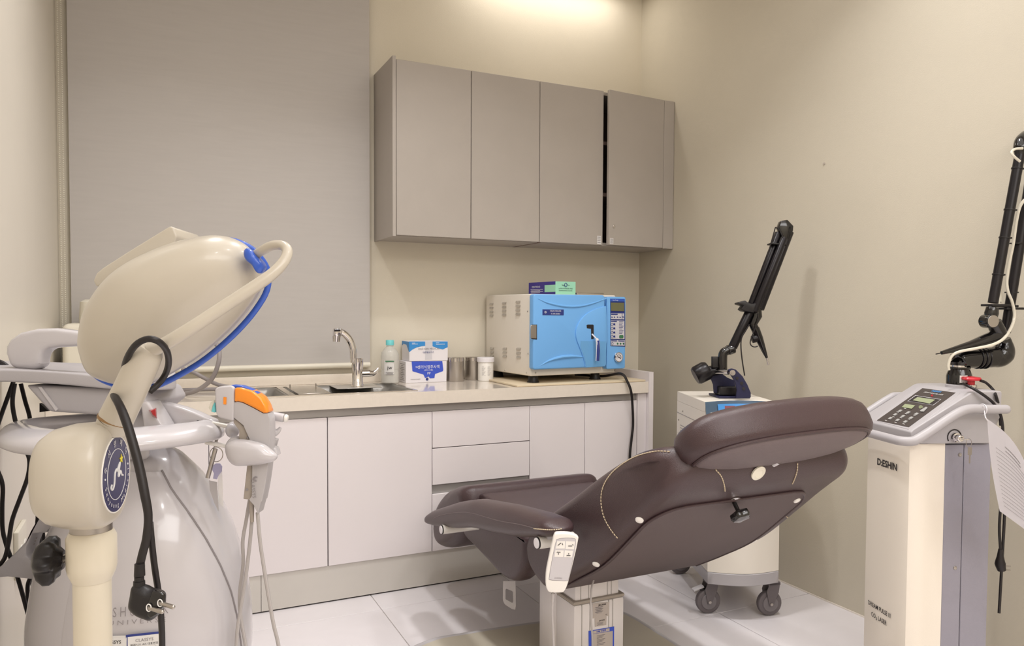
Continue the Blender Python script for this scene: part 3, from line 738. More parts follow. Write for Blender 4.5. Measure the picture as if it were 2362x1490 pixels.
# seam, screws, vent holes on left side
b = B().box(G(-.0005, D2/2, .75), (.001, D2, .002), (e2x, e2y, Z)); obj('seam', b, M['inkg'], top2)
for v, z in ((.05, .765), (.30, .765), (.36, .72)): obj('screw', B().ball(G(-.0005, v, z), .004, seg=8), M['steelsat'], top2)
b = B()
for i in range(16):
    for j in range(18): b.box(G(-.0004, .335-i*.0115, .70-j*.0115), (.0008, .005, .004), (e2x, e2y, Z))
stuff(obj('vent_holes', b, M['inkg'], body))
for pxy, lockd in (((1632, 1413), True), ((1773, 1418), False), ((1568, 1323), True), (None, False)):
    c = at(*pxy, z=0) if pxy else G(W2-.04, D2-.05, 0); c.z = 0
    if not pxy: pass
    ca = thing  # alias
    wd_ = V((.96, -.28, 0)); fd = V((.28, .96, 0))
    wc_ = c+Z*.0495
    cs = obj('castor', B().cyl(wc_-fd*.012, wc_+fd*.012, .0495, seg=32), M['wheel'], ml, bev=.006, seg=3)
    obj('hub', B().cyl(wc_-fd*.0165, wc_+fd*.0165, .032, seg=28), M['wheeld'], cs, bev=.002, seg=1)
    frk = [wc_+wd_*a_+Z*h_ for a_, h_ in ((-.008, -.008), (.008, -.006), (.03, .045), (.036, .085), (-.008, .085), (-.02, .05))]
    bb_ = B().prism([p-fd*.021 for p in frk], fd*.003); bb_.prism([p+fd*.018 for p in frk], fd*.003); bb_.box(c+wd_*.012+Z*.130, (.05, .042, .012), (wd_, fd, Z))
    obj('fork', bb_, M['wheel'], cs, bev=.001, seg=1)
    obj('axle', B().cyl(wc_-fd*.024, wc_+fd*.024, .006, seg=14), M['steelsat'], cs)
    if lockd:
        obj('brake_pedal', B().box(c-wd_*.042+Z*.102, (.045, .026, .007), ((wd_+Z*.35).normalized(), fd, (Z-wd_*.35).normalized())), M['bodygrey2'], cs, bev=.002)
        obj('brake_link', B().box(c-wd_*.02+Z*.098, (.03, .014, .012), (wd_, fd, Z)), M['dark'], cs, bev=.002)
obj('axle_bar', B().cyl(G(.03, D2-.05, .125), G(.03, .12, .125), .006), M['dark'], ml)
# the folded articulated arm on its cradle
def K(u, v, dd=3.05): return at(u, v, d=dd)
def Qa(u, v): return (1530+u/3.17, 480+v/3.17)
def KA(u, v, dd=3.05): return K(*Qa(u, v), dd)
am = thing('articulated_arm', K(1680, 917, 3.04), 'black folded articulated laser arm on a navy cradle on the white machine', 'laser arm')
ti = .842
b = B(); p0_, p1_ = K(1630, 915), K(1730, 915)
cx_ = (O2+e2x*.155+e2y*.17)
def K2(u, v, w): return cx_+e2x*u+e2y*w+Z*(ti+v)
s2 = 3.06/FPX
obj('foot_plate', B().box(K2(0, .0045, 0), (.13, .13, .008), (e2x, e2y, Z)), M['navy'], am, bev=.002)
sp_ = [(-.065, 0), (-.060, .02), (-.055, .05), (-.06, .085), (-.05, .098), (-.035, .098), (-.015, .085), (.03, .065), (.055, .035), (.062, .0)]
def cheek(w):
    # side cheek: tall curved plate
    pts = [Qa(*q) for q in ((475, 1180), (500, 1172), (530, 1180), (580, 1230), (615, 1290), (640, 1350), (640, 1385), (530, 1392), (540, 1330), (525, 1270), (490, 1215))]
    return pts
ch = cheek(0)
obj('cheek_plate', B().prism([K(u, v, 2.99) for u, v in ch], FW*.008), M['navy'], am, bev=.001, seg=1)
chl = [Qa(*q) for q in ((305, 1180), (330, 1162), (365, 1165), (470, 1240), (520, 1260), (535, 1330), (535, 1390), (370, 1350), (365, 1290), (345, 1240))]
obj('cheek_plate', B().prism([K(u, v, 3.10) for u, v in chl], FW*.008), M['navy'], am, bev=.001, seg=1)
b = B()
for q in ((540, 1243), (573, 1280), (588, 1320)): b.cyl(K(*Qa(*q), 2.987), K(*Qa(*q), 2.989), .0065 if q[1] > 1250 else .006, seg=14)
stuff(obj('cheek_holes', b, M['ink'], am))
obj('cross_rod', B().cyl(KA(335, 1190, 3.10), KA(480, 1200, 3.0), .010), M['chrome'], am)
obj('rod_end', B().cyl(KA(505, 1203, 3.0), KA(507, 1204, 2.98), .011).cyl(KA(505, 1203, 2.99), KA(507, 1204, 2.975), .005), M['steelsat'], am)
obj('black_block', B().box(K2(-.01, .028, .0), (.085, .085, .036), (e2x, e2y, Z)), M['dark'], am, bev=.004)
obj('counterweight', B().lathe([(0, 0), (.034, 0), (.039, .008), (.040, .05), (.034, .062), (.02, .066), (0, .066)], KA(232, 1230, 3.08), (KA(300, 1195, 3.08)-KA(232, 1230, 3.08))), M['darkm'], am)
obj('counterweight_arm', B().cyl(KA(300, 1200, 3.08), KA(410, 1180, 3.08), .022), M['darkm'], am)
obj('lever_tab', B().box(KA(380, 1125, 3.06), (.03, .02, .045), (RT, FW, UP)), M['dark'], am, bev=.002)
obj('upright_tube', B().tube(cr([KA(434, 1200), KA(434, 1110), KA(440, 1060), KA(480, 1035)], 4), .0185, 16), M['gloss'], am)
obj('elbow', B().tube([KA(470, 1040), KA(520, 1025)], [.021, .02], 14), M['gloss'], am, bev=.004)
def arm_tube(q0, q1, r, dd, nm='arm_tube', m='darkm'): return obj(nm, B().cyl(KA(*q0, dd), KA(*q1, dd), r, seg=16), M[m], am, bev=.003, seg=2)
arm_tube((505, 1020), (640, 740), .0185, 3.05)
arm_tube((632, 740), (845, 180), .0155, 3.06)
arm_tube((665, 760), (885, 215), .0135, 3.03)
arm_tube((703, 740), (922, 170), .0185, 3.05)
obj('end_block', B().prism([KA(*q, 3.03) for q in ((862, 92), (910, 85), (953, 130), (950, 165), (925, 225), (890, 240), (845, 140))], FW*.035), M['gloss'], am, bev=.003)
obj('band', B().prism([KA(*q, 3.025) for q in ((790, 250), (905, 262), (903, 272), (788, 262))], FW*.05), M['dark'], am, bev=.002)
obj('clamp', B().prism([KA(*q, 3.02) for q in ((548, 690), (600, 675), (620, 690), (650, 700), (700, 690), (705, 745), (660, 765), (590, 752), (570, 738), (590, 712), (550, 702))], FW*.055), M['dark'], am, bev=.003)
obj('wrist_joint', B().tube([KA(680, 700), KA(685, 790), KA(655, 850), KA(680, 900)], [.019, .021, .018, .017], 14), M['gloss'], am)
obj('hand_piece', B().tube([KA(672, 880), KA(700, 950), KA(735, 1040), KA(757, 1095)], [.017, .016, .010, .005], 16), M['gloss'], am)
obj('metal_tip', B().tube([KA(757, 1090), KA(770, 1145)], [.0045, .0055], 10), M['chrome'], am)
obj('side_knob', B().cyl(KA(648, 960), KA(690, 950), .016), M['darkm'], am, bev=.003)
for cps, r_ in ((((820, 140), (850, 160), (880, 230), (890, 262)), .0022), (((630, 850), (600, 900), (572, 950), (568, 1020), (578, 1120), (595, 1225)), .0028), (((690, 770), (690, 830), (640, 960), (640, 1000), (665, 1015), (690, 1010)), .0025), (((820, 140), (740, 420), (660, 640)), .0025)):
    obj('thin_cable', B().tube(cr([KA(*q, 3.02) for q in cps], 5), r_, 6), M['rubber'], am)

# ------------------------------------------------------------------ treatment chair
XL, XRr = -1.45, -.84
tc_ = thing('treatment_chair', (-1.14, -1.5, 0), 'reclined brown leather treatment chair on a telescopic white column', 'chair')
def yz(q, x): p = at(*q, x=x); return (p.y, p.z)
und = [(1262, 1362), (1318, 1336), (1375, 1302), (1440, 1235), (1475, 1197), (1500, 1172)]
prof = [yz(q, XL) for q in und]+[yz(q, XL) for q in ((1530, 1140), (1545, 1095), (1535, 1050), (1509, 1034), (1463, 1044), (1417, 1069), (1371, 1101), (1315, 1145), (1260, 1185), (1225, 1212), (1211, 1240), (1208, 1270), (1216, 1307), (1235, 1340))]
profd = cr([V((p[0], p[1], 0)) for p in prof], 5, closed=True)
b = xloft([(p.x, p.y) for p in profd], XL, XRr, .03, 6, 18)
yt0, zt0 = prof[5]; ut = V((0, -math.cos(math.radians(41)), math.sin(math.radians(41))))
tmax = max((v.co-V((0, 0, 0))).dot(ut) for v in b.bm.verts); R_ = .10; xm = (XL+XRr)/2; hw = (XRr-XL)/2
for v in b.bm.verts:
    t = tmax-v.co.dot(ut)
    if t < R_:
        h = hw-R_*.75+R_*.75*math.sqrt(max(0, 1-(1-t/R_)**2)); v.co.x = xm+(v.co.x-xm)*h/hw
    tl = v.co.dot(ut)-(V((0, -1.62, .36)).dot(ut))
    # gentle belly across the width so the back is dished
br = obj('backrest', b, M['leather'], tc_, smooth=60)
# underside cover sheet
upts = cr([V((0,)+yz(q, XL)) for q in [(1266, 1362), (1318, 1337), (1375, 1303), (1440, 1236), (1475, 1198), (1494, 1178)]], 6)
Lt = [0]
for p, q in zip(upts, upts[1:]): Lt.append(Lt[-1]+(q-p).length)
b = B(); rows = []; bord = []
for i, p in enumerate(upts):
    t = (upts[min(i+1, len(upts)-1)]-upts[max(i-1, 0)]).normalized(); n_ = V((0, -t.z, t.y)); n_ = n_ if n_.z < 0 else -n_
    rem = Lt[-1]-Lt[i]; x0, x1 = XL+.03, XRr-.062
    cut = .085*(1-math.sqrt(max(0, 1-(1-min(rem/.085, 1))**2)))
    x0 += cut; x1 -= cut
    rows.append([b.bm.verts.new(V((x0+(x1-x0)*k/12, p.y, p.z))+n_*(.004+.006*math.sin(PI*k/12)*math.sin(PI*min(1, (i+1)/len(upts))))) for k in range(13)])
    bord.append((V((x0, p.y, p.z))+n_*.003, V((x1, p.y, p.z))+n_*.003))
for r0, r1 in zip(rows, rows[1:]):
    for k in range(12): b.bm.faces.new((r0[k], r0[k+1], r1[k+1], r1[k]))
bmesh.ops.solidify(b.bm, geom=b.bm.faces[:], thickness=.002)
cv = obj('back_cover', b, M['leather2'], tc_, smooth=60)
loop = [q[0] for q in bord]+[bord[-1][0]*(1-k/8)+bord[-1][1]*(k/8) for k in range(1, 8)]+[q[1] for q in reversed(bord)]
obj('piping', B().tube(loop, .0042, 8), M['leather'], tc_)
SB = [br, cv]
for q in ((1375, 1301), (1475, 1199), (1838, 1154), (1739, 1247)):
    p, n_ = hit(q[0], q[1], SB)
    if p is None: continue
    obj('button', B().lathe([(.0, 0), (.0105, 0), (.0095, .003), (.005, .005), (0, .0052)], p, n_, 18), M['white'], tc_)
p, n_ = hit(1691, 1154, SB)
if p is not None:
    kn = obj('recline_knob', B().loft([[p+n_*h+(V((1, 0, 0))*math.cos(a)+n_.cross(X)*math.sin(a))*(r*(1+.12*math.cos(5*a))) for a in [2*PI*k/40 for k in range(40)]] for r, h in ((.013, .03), (.022, .034), (.0235, .045), (.020, .052), (.004, .054))]).cyl(p, p+n_*.03, .0055), M['gloss'], tc_)
    obj('washer', B().lathe([(.009, .001), (.0185, .001), (.0185, .003), (.012, .0045), (.009, .004)], p, n_, 24), M['chrome'], kn)
def stitches(name, pts, objs, parent, step=.0085):
    w3 = []
    P2 = cr([V((q[0], q[1], 0)) for q in pts], 14)
    for q in P2:
        p, n_ = hit(q.x, q.y, objs, .0012)
        if p is not None: w3.append(p)
    b = B(); acc = 0; on = True; seg = [w3[0]] if w3 else []
    for p, q in zip(w3, w3[1:]):
        L = (q-p).length; t0 = 0
        while L-t0 > 1e-6:
            need = (step*.68 if on else step*.32)-acc
            if L-t0 < need: acc += L-t0; t0 = L; seg.append(q)
            else:
                t0 += need; r_ = p+(q-p)*(t0/L); seg.append(r_)
                if on and (seg[-1]-seg[0]).length > .001: b.tube([seg[0], seg[-1]], .0015, 5)
                seg = [r_]; on = not on; acc = 0
    return stuff(obj(name, b, M['thread'], parent))
stitches('stitching', ((1545, 1042), (1510, 1042), (1463, 1055), (1420, 1083), (1395, 1115), (1387, 1150), (1393, 1190), (1410, 1222), (1428, 1244)), SB, tc_)
stitches('stitching', ((1650, 1083), (1663, 1098), (1670, 1118), (1672, 1133)), SB, tc_)
stitches('stitching', ((1839, 1068), (1838, 1085), (1833, 1102), (1827, 1116)), SB, tc_)
stitches('stitching', ((1813, 1191), (1822, 1195), (1833, 1196)), SB, tc_)
# seat
sy = [yz(q, XL) for q in ((1065, 1228), (1088, 1257), (1122, 1297), (1150, 1328), (1180, 1343), (1200, 1330), (1211, 1292), (1214, 1245))]
seatp = sy+[(-1.48, .47), (-1.42, .485), (-1.3, .487), (-1.15, .49), (-1.02, .495), (-.955, .475), (-.94, .42)]
sd = cr([V((p[0], p[1], 0)) for p in seatp], 4, closed=True)
obj('seat', xloft([(p.x, p.y) for p in sd], XL, XL+.075, .03, 5, 1, True), M['leather'], tc_, smooth=60)
inner = [(-1.55, .40), (-1.56, .47), (-1.5, .50), (-1.3, .495), (-1.1, .50), (-.95, .50), (-.94, .42), (-1.0, .385), (-1.3, .375)]
sd2 = cr([V((p[0], p[1], 0)) for p in inner], 4, closed=True)
obj('seat_pad', xloft([(p.x, p.y) for p in sd2], XL+.06, XRr-.06, .01, 3, 6), M['leather'], tc_, smooth=60)
obj('seat', xloft([(p.x, p.y) for p in sd], XRr-.075, XRr, .03, 5, 1, True), M['leather'], tc_, smooth=60)
lp = [(-.93, .52), (-.86, .515), (-.78, .49), (-.69, .45), (-.61, .38), (-.575, .30), (-.585, .235), (-.64, .215), (-.75, .24), (-.86, .30), (-.945, .39), (-.955, .46)]
ld = cr([V((p[0], p[1], 0)) for p in lp], 4, closed=True)
lr = obj('leg_rest', xloft([(p.x, p.y) for p in ld], XL-.005, XRr+.0, .055, 7, 10, True), M['leather'], tc_, smooth=60)
# armrests
ap = [yz(q, -1.54) for q in ((1300, 1222), (1298, 1210), (1280, 1193), (1255, 1183), (1190, 1165), (1111, 1151), (1075, 1155), (1017, 1174), (997, 1195), (1003, 1207), (1018, 1212), (1060, 1217), (1105, 1215), (1160, 1228), (1210, 1238), (1260, 1238), (1292, 1234))]
apd = cr([V((p[0], p[1], 0)) for p in ap], 4, closed=True)
tp_ = sorted([yz(q, -1.54) for q in ((1300, 1212), (1280, 1193), (1255, 1183), (1190, 1165), (1111, 1151), (1075, 1155), (1017, 1174), (997, 1190))])
bt_ = sorted([yz(q, -1.54) for q in ((1302, 1236), (1260, 1238), (1210, 1238), (1160, 1229), (1105, 1216), (1060, 1217), (1018, 1212), (1000, 1206))])
def itp(L, y):
    if y <= L[0][0]: return L[0][1]
    for p, q in zip(L, L[1:]):
        if y <= q[0]: return p[1]+(q[1]-p[1])*(y-p[0])/(q[0]-p[0])
    return L[-1][1]
def arm_sections(xc):
    rings = []; ya, yb = -1.862, -.845; n = 44
    for k in range(n+1):
        y = ya+(yb-ya)*(.5-.5*math.cos(PI*k/n)); e = min(y-ya, yb-y); f = math.sqrt(max(.0004, 1-(1-min(e/.05, 1))**2))
        zt_, zb_ = itp(tp_, y), itp(bt_, y); zc_ = (zt_+zb_)/2; h = (zt_-zb_)/2*(.25+.75*f); w_ = .049*f
        rings.append([V((xc+w_*math.copysign(abs(math.cos(a))**.72, math.cos(a)), y, zc_+h*math.copysign(abs(math.sin(a))**.8, math.sin(a)))) for a in [2*PI*i/24 for i in range(24)]])
    return rings
for sgn, xc_ in ((0, -1.539), (1, XRr+.092)):
    ar = obj('armrest', B().loft(arm_sections(xc_)), M['leather'], tc_, smooth=60)
    if not sgn: stitches('stitching', ((1232, 1219), (1250, 1221), (1270, 1222), (1290, 1221), (1300, 1219)), [ar], tc_, .006)
    if not sgn:
        b = B(); w3 = []
        for q in cr([V((q[0], q[1], 0)) for q in ((1000, 1196), (1020, 1188), (1060, 1182), (1090, 1184), (1150, 1201), (1200, 1210), (1235, 1219))], 6):
            p, n_ = hit(q.x, q.y, [ar], .0002)
            if p is not None: w3.append(p)
        if len(w3) > 3: obj('piping', B().tube(w3, .0012, 6), M['leather3'], ar)
for q, yy, x1 in (((1236, 1253), -1.79, XL-.02), ((1016, 1222), -1.08, XL+.02)):
    p = at(*q, y=yy); r_ = .0165
    for mir in (0, 1):
        a_, c_ = p.copy(), V((x1, p.y, p.z))
        if mir: a_.x = (XL+XRr)-a_.x; c_.x = (XL+XRr)-c_.x
        at_ = obj('armrest_tube', B().cyl(a_+(c_-a_).normalized()*.006, c_, r_), M['white'], tc_, bev=.001, seg=1)
        obj('tube_seal', B().cyl(a_+(c_-a_).normalized()*.003, a_+(c_-a_).normalized()*.009, r_*.98), M['rubber'], at_)
        obj('tube_cap', B().cyl(a_, a_+(c_-a_).normalized()*.004, r_*.86), M['card'], at_, bev=.001, seg=1)
        obj('arm_bracket', B().box((c_*.45+a_*.55)+Z*.02, (.05, .03, .022)), M['bodygrey2'], at_, bev=.002)
# headrest
def pad(c, hx, hy, tilt, yaw, roll=0):
    t = V((0, -math.cos(tilt), math.sin(tilt))); n_ = V((0, math.sin(tilt), math.cos(tilt))); x_ = V((1, 0, 0))
    q = Quaternion((0, 0, 1), yaw) @ Quaternion((0, 1, 0), roll)
    return q @ x_, q @ t, q @ n_
HC = V((-1.134, -2.186, .899)); hx, hy = .279, .110
px_, pt_, pn_ = pad(HC, hx, hy, math.radians(33), math.radians(-2), math.radians(-2.0))
def oval(s, off, ex=2.6):
    out = []
    for k in range(56):
        a = 2*PI*k/56; ca_, sa_ = math.cos(a), math.sin(a)
        out.append(HC+px_*hx*s*math.copysign(abs(ca_)**(2/ex), ca_)+pt_*(hy-(1-s)*.03)*min(1, s*1.02)*math.copysign(abs(sa_)**(2/ex), sa_)+pn_*off)
    return out
hr = obj('headrest', B().loft([oval(s, o) for s, o in ((.72, -.036), (.90, -.042), (.955, -.038), (.99, -.024), (1.003, .0), (1, .014), (.98, .027), (.93, .039), (.84, .049), (.7, .056), (.5, .060), (.25, .063), (.02, .064))]), M['leather'], tc_, smooth=70)
obj('headrest_cover', B().loft([oval(s, o) for s, o in ((.02, -.066), (.3, -.0655), (.55, -.062), (.75, -.056), (.86, -.050), (.895, -.044), (.89, -.036))]), M['leather3'], hr, smooth=70)
obj('headrest_piping', B().tube(oval(.905, -.043), .0048, 8, closed=True), M['leather'], hr)
hp0 = HC-pn_*.055-pt_*.03
obj('headrest_post', B().cyl(hp0, hp0+V((0, .11, -.07)), .013), M['chrome'], tc_)
p, n_ = hit(1748, 1090, SB)
if p is not None: obj('post_socket', B().lathe([(.010, 0), (.020, 0), (.020, .004), (.012, .006), (.010, .004)], p, n_, 24), M['pvc'], tc_)
# column and base
yc = -1.60
cxa, cxb = at(1324, 1400, y=yc).x, at(1440, 1400, y=yc).x
zc = at(1330, 1388, y=yc).z
uxa, uxb = at(1327, 1350, y=yc+.006).x, at(1429.5, 1350, y=yc+.006).x
obj('upper_column', B().bb((uxa, yc+.008, .2), (uxb, yc+.10, .372)), M['alup'], tc_, bev=.008, seg=2)
obj('lower_column', B().bb((cxa, yc, .045), (cxb, yc+.112, zc-.012)), M['alup'], tc_, bev=.008, seg=2)
obj('column_collar', B().bb((cxa-.002, yc-.002, zc-.012), (cxb+.002, yc+.114, zc)), M['collar'], tc_, bev=.006, seg=2)
b = B()
for k, (xx, y_) in enumerate(((1342, 0), (1360.5, 0), (1404, 0), (1413, 0))):
    xw = at(xx, 1420, y=yc).x; b.bb((xw-.0012, yc-.0012, .05), (xw+.0012, yc+.001, zc-.013))
    b.bb((xw-.0012, yc+.0068, zc), (xw+.0012, yc+.009, .372))
stuff(obj('column_ribs', b, M['inkg'] if 0 else M['alu'], tc_))
obj('rear_column', B().bb((cxa+.004, yc+.116, .045), (cxb-.004, yc+.235, .37)), M['alup'], tc_, bev=.006, seg=2)
bpz = .046
bo_ = [at(q[0], q[1], z=bpz) for q in ((949, 1494), (975, 1478), (1010, 1467), (1060, 1459), (1120, 1449), (1200, 1437), (1262, 1428))]
bo_ += [V((-1.05, -1.10, bpz)), V((-.93, -1.13, bpz)), V((-.875, -1.2, bpz)), V((-.87, -1.5, bpz)), V((-.87, -1.9, bpz)), V((-.92, -2.0, bpz)), V((-1.2, -2.03, bpz)), V((-1.6, -2.02, bpz)), V((-1.70, -1.95, bpz)), V((-1.715, -1.6, bpz)), V((-1.72, -1.25, bpz))]
bo2 = cr(bo_, 4, closed=True); cb = V((-1.28, -1.55, 0))
def sc_(s, z): return [V((cb.x+(p.x-cb.x)*s, cb.y+(p.y-cb.y)*s, z)) for p in bo2]
bp_ = obj('base_plate', B().loft([sc_(1.0, .006), sc_(1.01, .02), sc_(1, .042), sc_(.985, .046), sc_(.965, .046), sc_(.955, .043)]), M['bodygrey2'], tc_, smooth=50)
obj('base_inlay', B().loft([sc_(.954, .0431), sc_(.954, .0450)]), M['base'], tc_)
# labels on the column
def CL(u, v, o=.0): return at(u, v, y=yc-.0008-o)
def Qc(u, v): return (1180+u/5.137, 1200+v/5.137)
def clab(name, qs, m, o=.0, th=.0006): return obj(name, B().prism([CL(*Qc(*q), o) for q in qs], (0, -th, 0)), M[m], tc_)
clab('label_plate', ((960, 985), (1158, 968), (1153, 1130), (1125, 1134), (1122, 1240), (988, 1262), (986, 1158), (963, 1162)), 'labelg')
text('lettering', 'JIECANG', px(5.5, 2.23), CL(*Qc(1075, 1000), .001), X, Z, M['ink'], tc_, bold=.02)
text('lettering', 'JIECANG', px(4, 2.23), CL(*Qc(1070, 1185), .001), X, Z, M['ink'], tc_, bold=.02)
text('lettering', 'CE', px(4.4, 2.23), CL(*Qc(1120, 1117), .001), X, Z, M['ink'], tc_)
b = B()
for k in range(9): 
    p = CL(*Qc(1050, 1025+9*k-3*(k % 2)), .001); b.box(p+X*(.004*((k*3) % 3)-.004), (.03-.006*(k % 3), .0005, .0012))
for k in range(3):
    p = CL(*Qc(1050, 1212+13*k), .001); b.box(p, (.024-.005*(k % 2), .0005, .0014))
stuff(obj('label_print', b, M['inkg'], tc_))
bl_ = clab('blue_label', ((912, 1312), (1215, 1258), (1213, 1520), (915, 1580)), 'flap')
clab('label_field', ((965, 1312), (1160, 1277), (1160, 1310), (965, 1345)), 'labelg', .0008)
clab('label_field', ((945, 1352), (1198, 1310), (1196, 1520), (947, 1560)), 'labelg', .0008)
text('lettering', 'OIM  오일엠', px(5.2, 2.23), CL(*Qc(1062, 1311), .002), X, Z, M['flap'], tc_, bold=.02)
b = B()
for k in range(8): b.box(CL(*Qc(1060-8*(k % 3), 1362+16*k), .002), (.03-.005*(k % 3), .0005, .0015))
stuff(obj('label_print', b, M['inkg'], tc_))
# metal foot lever plate under the seat
lz = [Qq for Qq in ((1160, 1340), (1189, 1340), (1190, 1405), (1186, 1408), (1164, 1394), (1160, 1385))]
lo = [at(*q, d=2.52) for q in lz]; hi = [at(*q, d=2.52) for q in ((1166, 1357), (1183, 1364), (1184, 1392), (1166, 1382))]
b = B(); b.tube(cr(lo, 3, closed=True), .004, 8, closed=True); 
outer, inn = cr(lo[1:]+lo[:1], 4, closed=True), cr(hi[1:]+hi[:1], 4, closed=True)
b = B(); n4 = min(len(outer), len(inn))
def res_(pts, n): return [pts[int(i*len(pts)/n)] for i in range(n)]
oc = sum(hi, V())/4
def rad(poly, n=32):
    out = []
    for k in range(n):
        a = 2*PI*k/n; dv = RT*math.cos(a)+UP*math.sin(a); best = None
        for i in range(len(poly)):
            p, q = poly[i]-oc, poly[(i+1) % len(poly)]-oc
            p2, q2 = (p.dot(RT), p.dot(UP)), (q.dot(RT), q.dot(UP))
            d_ = (math.cos(a), math.sin(a)); e_ = (q2[0]-p2[0], q2[1]-p2[1]); den = d_[0]*e_[1]-d_[1]*e_[0]
            if abs(den) < 1e-12: continue
            t = (p2[0]*e_[1]-p2[1]*e_[0])/den; s = (p2[0]*d_[1]-p2[1]*d_[0])/den
            if t > 0 and -1e-6 <= s <= 1+1e-6 and (best is None or t > best): best = t
        out.append(oc+dv*(best or .01))
    return out
ro, ri_ = rad(lo), rad(hi)
b.loft([ro, ri_, [p+FW*.003 for p in ri_], [p+FW*.003 for p in ro], ro], cap=False)
obj('pull_plate', b, M['bodygrey2'], tc_, smooth=30)
# hand control hanging from the armrest
RD = 1.915
def Rm(u, v, dd=0): return at(*Qc(u, v), d=RD+dd)
hc = thing('hand_control', Rm(590, 160), 'white wired hand control hanging at the near end of the left armrest', 'remote control')
ro_ = cr([Rm(*q) for q in ((510, 172), (560, 152), (700, 158), (785, 195), (788, 245), (745, 440), (672, 735), (628, 838), (585, 860), (460, 856), (424, 828), (405, 760), (410, 620), (440, 460), (482, 270))], 4, closed=True)
hb = obj('handset', B().prism(ro_, FW*.022), M['white'], hc, bev=.005, seg=3, ang=60)
def rpan(name, qs, m, o): return obj(name, B().prism([Rm(*q, -o) for q in qs], FW*.0005), M[m], hc)
obj('face_outline', B().prism(cr([Rm(*q, -.0004) for q in ((545, 222), (640, 208), (745, 215), (762, 250), (745, 380), (680, 690), (650, 718), (560, 716), (455, 708), (445, 670), (480, 460), (525, 250))], 3, closed=True), FW*.0004), M['inkg'], hc)
obj('face_panel', B().prism(cr([Rm(*q, -.0009) for q in ((548, 226), (640, 213), (742, 219), (758, 250), (741, 380), (676, 688), (648, 713), (560, 711), (459, 703), (450, 670), (484, 460), (529, 250))], 3, closed=True), FW*.0005), M['bodygrey'], hc)
for qs in (((540, 248), (635, 248), (630, 335), (524, 335)), ((645, 248), (752, 252), (738, 345), (638, 340)), ((520, 355), (618, 356), (612, 436), (508, 434)), ((630, 356), (728, 362), (715, 440), (622, 438))):
    rpan('push_button', qs, 'white', .0014)
b = B()
for ql in (((548, 300), (586, 268)), ((598, 270), (608, 292)), ((672, 305), (718, 305)), ((722, 285), (732, 298)), ((535, 377), (580, 379)), ((556, 390), (556, 408)), ((652, 418), (698, 419)), ((678, 390), (678, 405))):
    b.tube([Rm(*ql[0], -.0024), Rm(*ql[1], -.0024)], .0008, 5)
stuff(obj('button_symbols', b, M['ink'], hc))
text('lettering', 'JCHR35K5', px(4, RD), Rm(555, 686, -.0015), Rm(700, 690)-Rm(500, 682), UP, M['inkg'], hc)
cc_ = cr([Rm(490, 856, .011), Rm(487, 960, .011), Rm(482, 1100, .011), Rm(492, 1300, .012), Rm(500, 1500, .012), Rm(505, 1800, .02), Rm(520, 2050, .05)], 5)
obj('cable', B().tube(cc_, .0030, 8), M['hosel'], hc)
b = B()
for k in range(8): p = Rm(490-k*.8, 868+k*13, .011); b.cyl(p, p-UP*.0028, .0052-.0002*k, seg=10)
stuff(obj('strain_relief', b, M['hosel'], hc))
ccb = cr([Rm(978, 600, .28), Rm(975, 690, .27), Rm(950, 790, .255), Rm(940, 920, .245), Rm(936, 1060, .243), Rm(942, 1200, .243), Rm(955, 1350, .243), Rm(965, 1560, .243), Rm(990, 1800, .24)], 5)
obj('motor_cable', B().tube(ccb, .0028, 8), M['hosel'], tc_)

# ------------------------------------------------------------------ grey and cream laser column at the right
a3 = math.radians(18); ew = V((math.sin(a3), math.cos(a3), 0)); es = V((math.cos(a3), -math.sin(a3), 0))
O3 = at(2100, 1019, d=2.2)
def S3(s, w, z): return V((O3.x, O3.y, 0))+es*s+ew*w+Z*z
def N3(u, v, off=0): return at(u, v, pl=(O3-ew*off, ew))
co = thing('laser_column', S3(.14, .12, 0), 'tall cream and grey laser column with keypad head at the right edge', 'laser machine')
hw_ = .232
hpts = [N3(*q, .012) for q in ((2104, 1024), (2101, 997), (2108, 990), (2240, 906), (2250, 903), (2309, 902), (2312, 906), (2309, 958), (2282, 1023))]
hdm = obj('control_head', B().prism(hpts, ew*(hw_+.024)), M['metalgrey'], co, bev=.006, seg=3)
zt3 = N3(2140, 1027).z
def pl3(z, sets): return [S3(s, w, z) for s, w in sets]
wc3 = .205
fr3 = [(.0, wc3), (-.006, wc3-.03), (-.008, .10), (-.004, .03), (.004, .008), (.016, 0), (.055, -.002), (.06, .0), (.112, 0), (.112, wc3)]
obj('front_shell', B().loft([pl3(.075, fr3), pl3(zt3+.004, fr3)]), M['cream'], co, smooth=35)
xg = (N3(2283, 1200)-O3).dot(es)
obj('side_panel', B().bb((0, 0, 0), (0, 0, 0)) if 0 else B().box(S3((.1135+xg*.66)/2, .102, (.08+zt3)/2), (xg*.66-.1135, wc3-.004, zt3-.08), (es, ew, Z)), M['sidegrey'], co, bev=.0015, seg=1)
obj('rear_panel', B().box(S3((xg*.66+.002+xg)/2, .102, (.08+zt3)/2), (xg-xg*.66-.002, wc3-.004, zt3-.08), (es, ew, Z)), M['sidegrey'], co, bev=.0015, seg=1)
for q in ((2214, 1049), (2203, 1310)): p = N3(*q, -.001); obj('panel_screw', B().lathe([(0, 0), (.006, 0), (.005, .002), (.0025, .0025), (0, .001)], p, -ew, 14), M['steelsat'], co)
obj('base_frame', B().box(S3(xg/2, .102, .07), (xg+.03, wc3+.03, .02), (es, ew, Z)), M['sidegrey'], co, bev=.003)
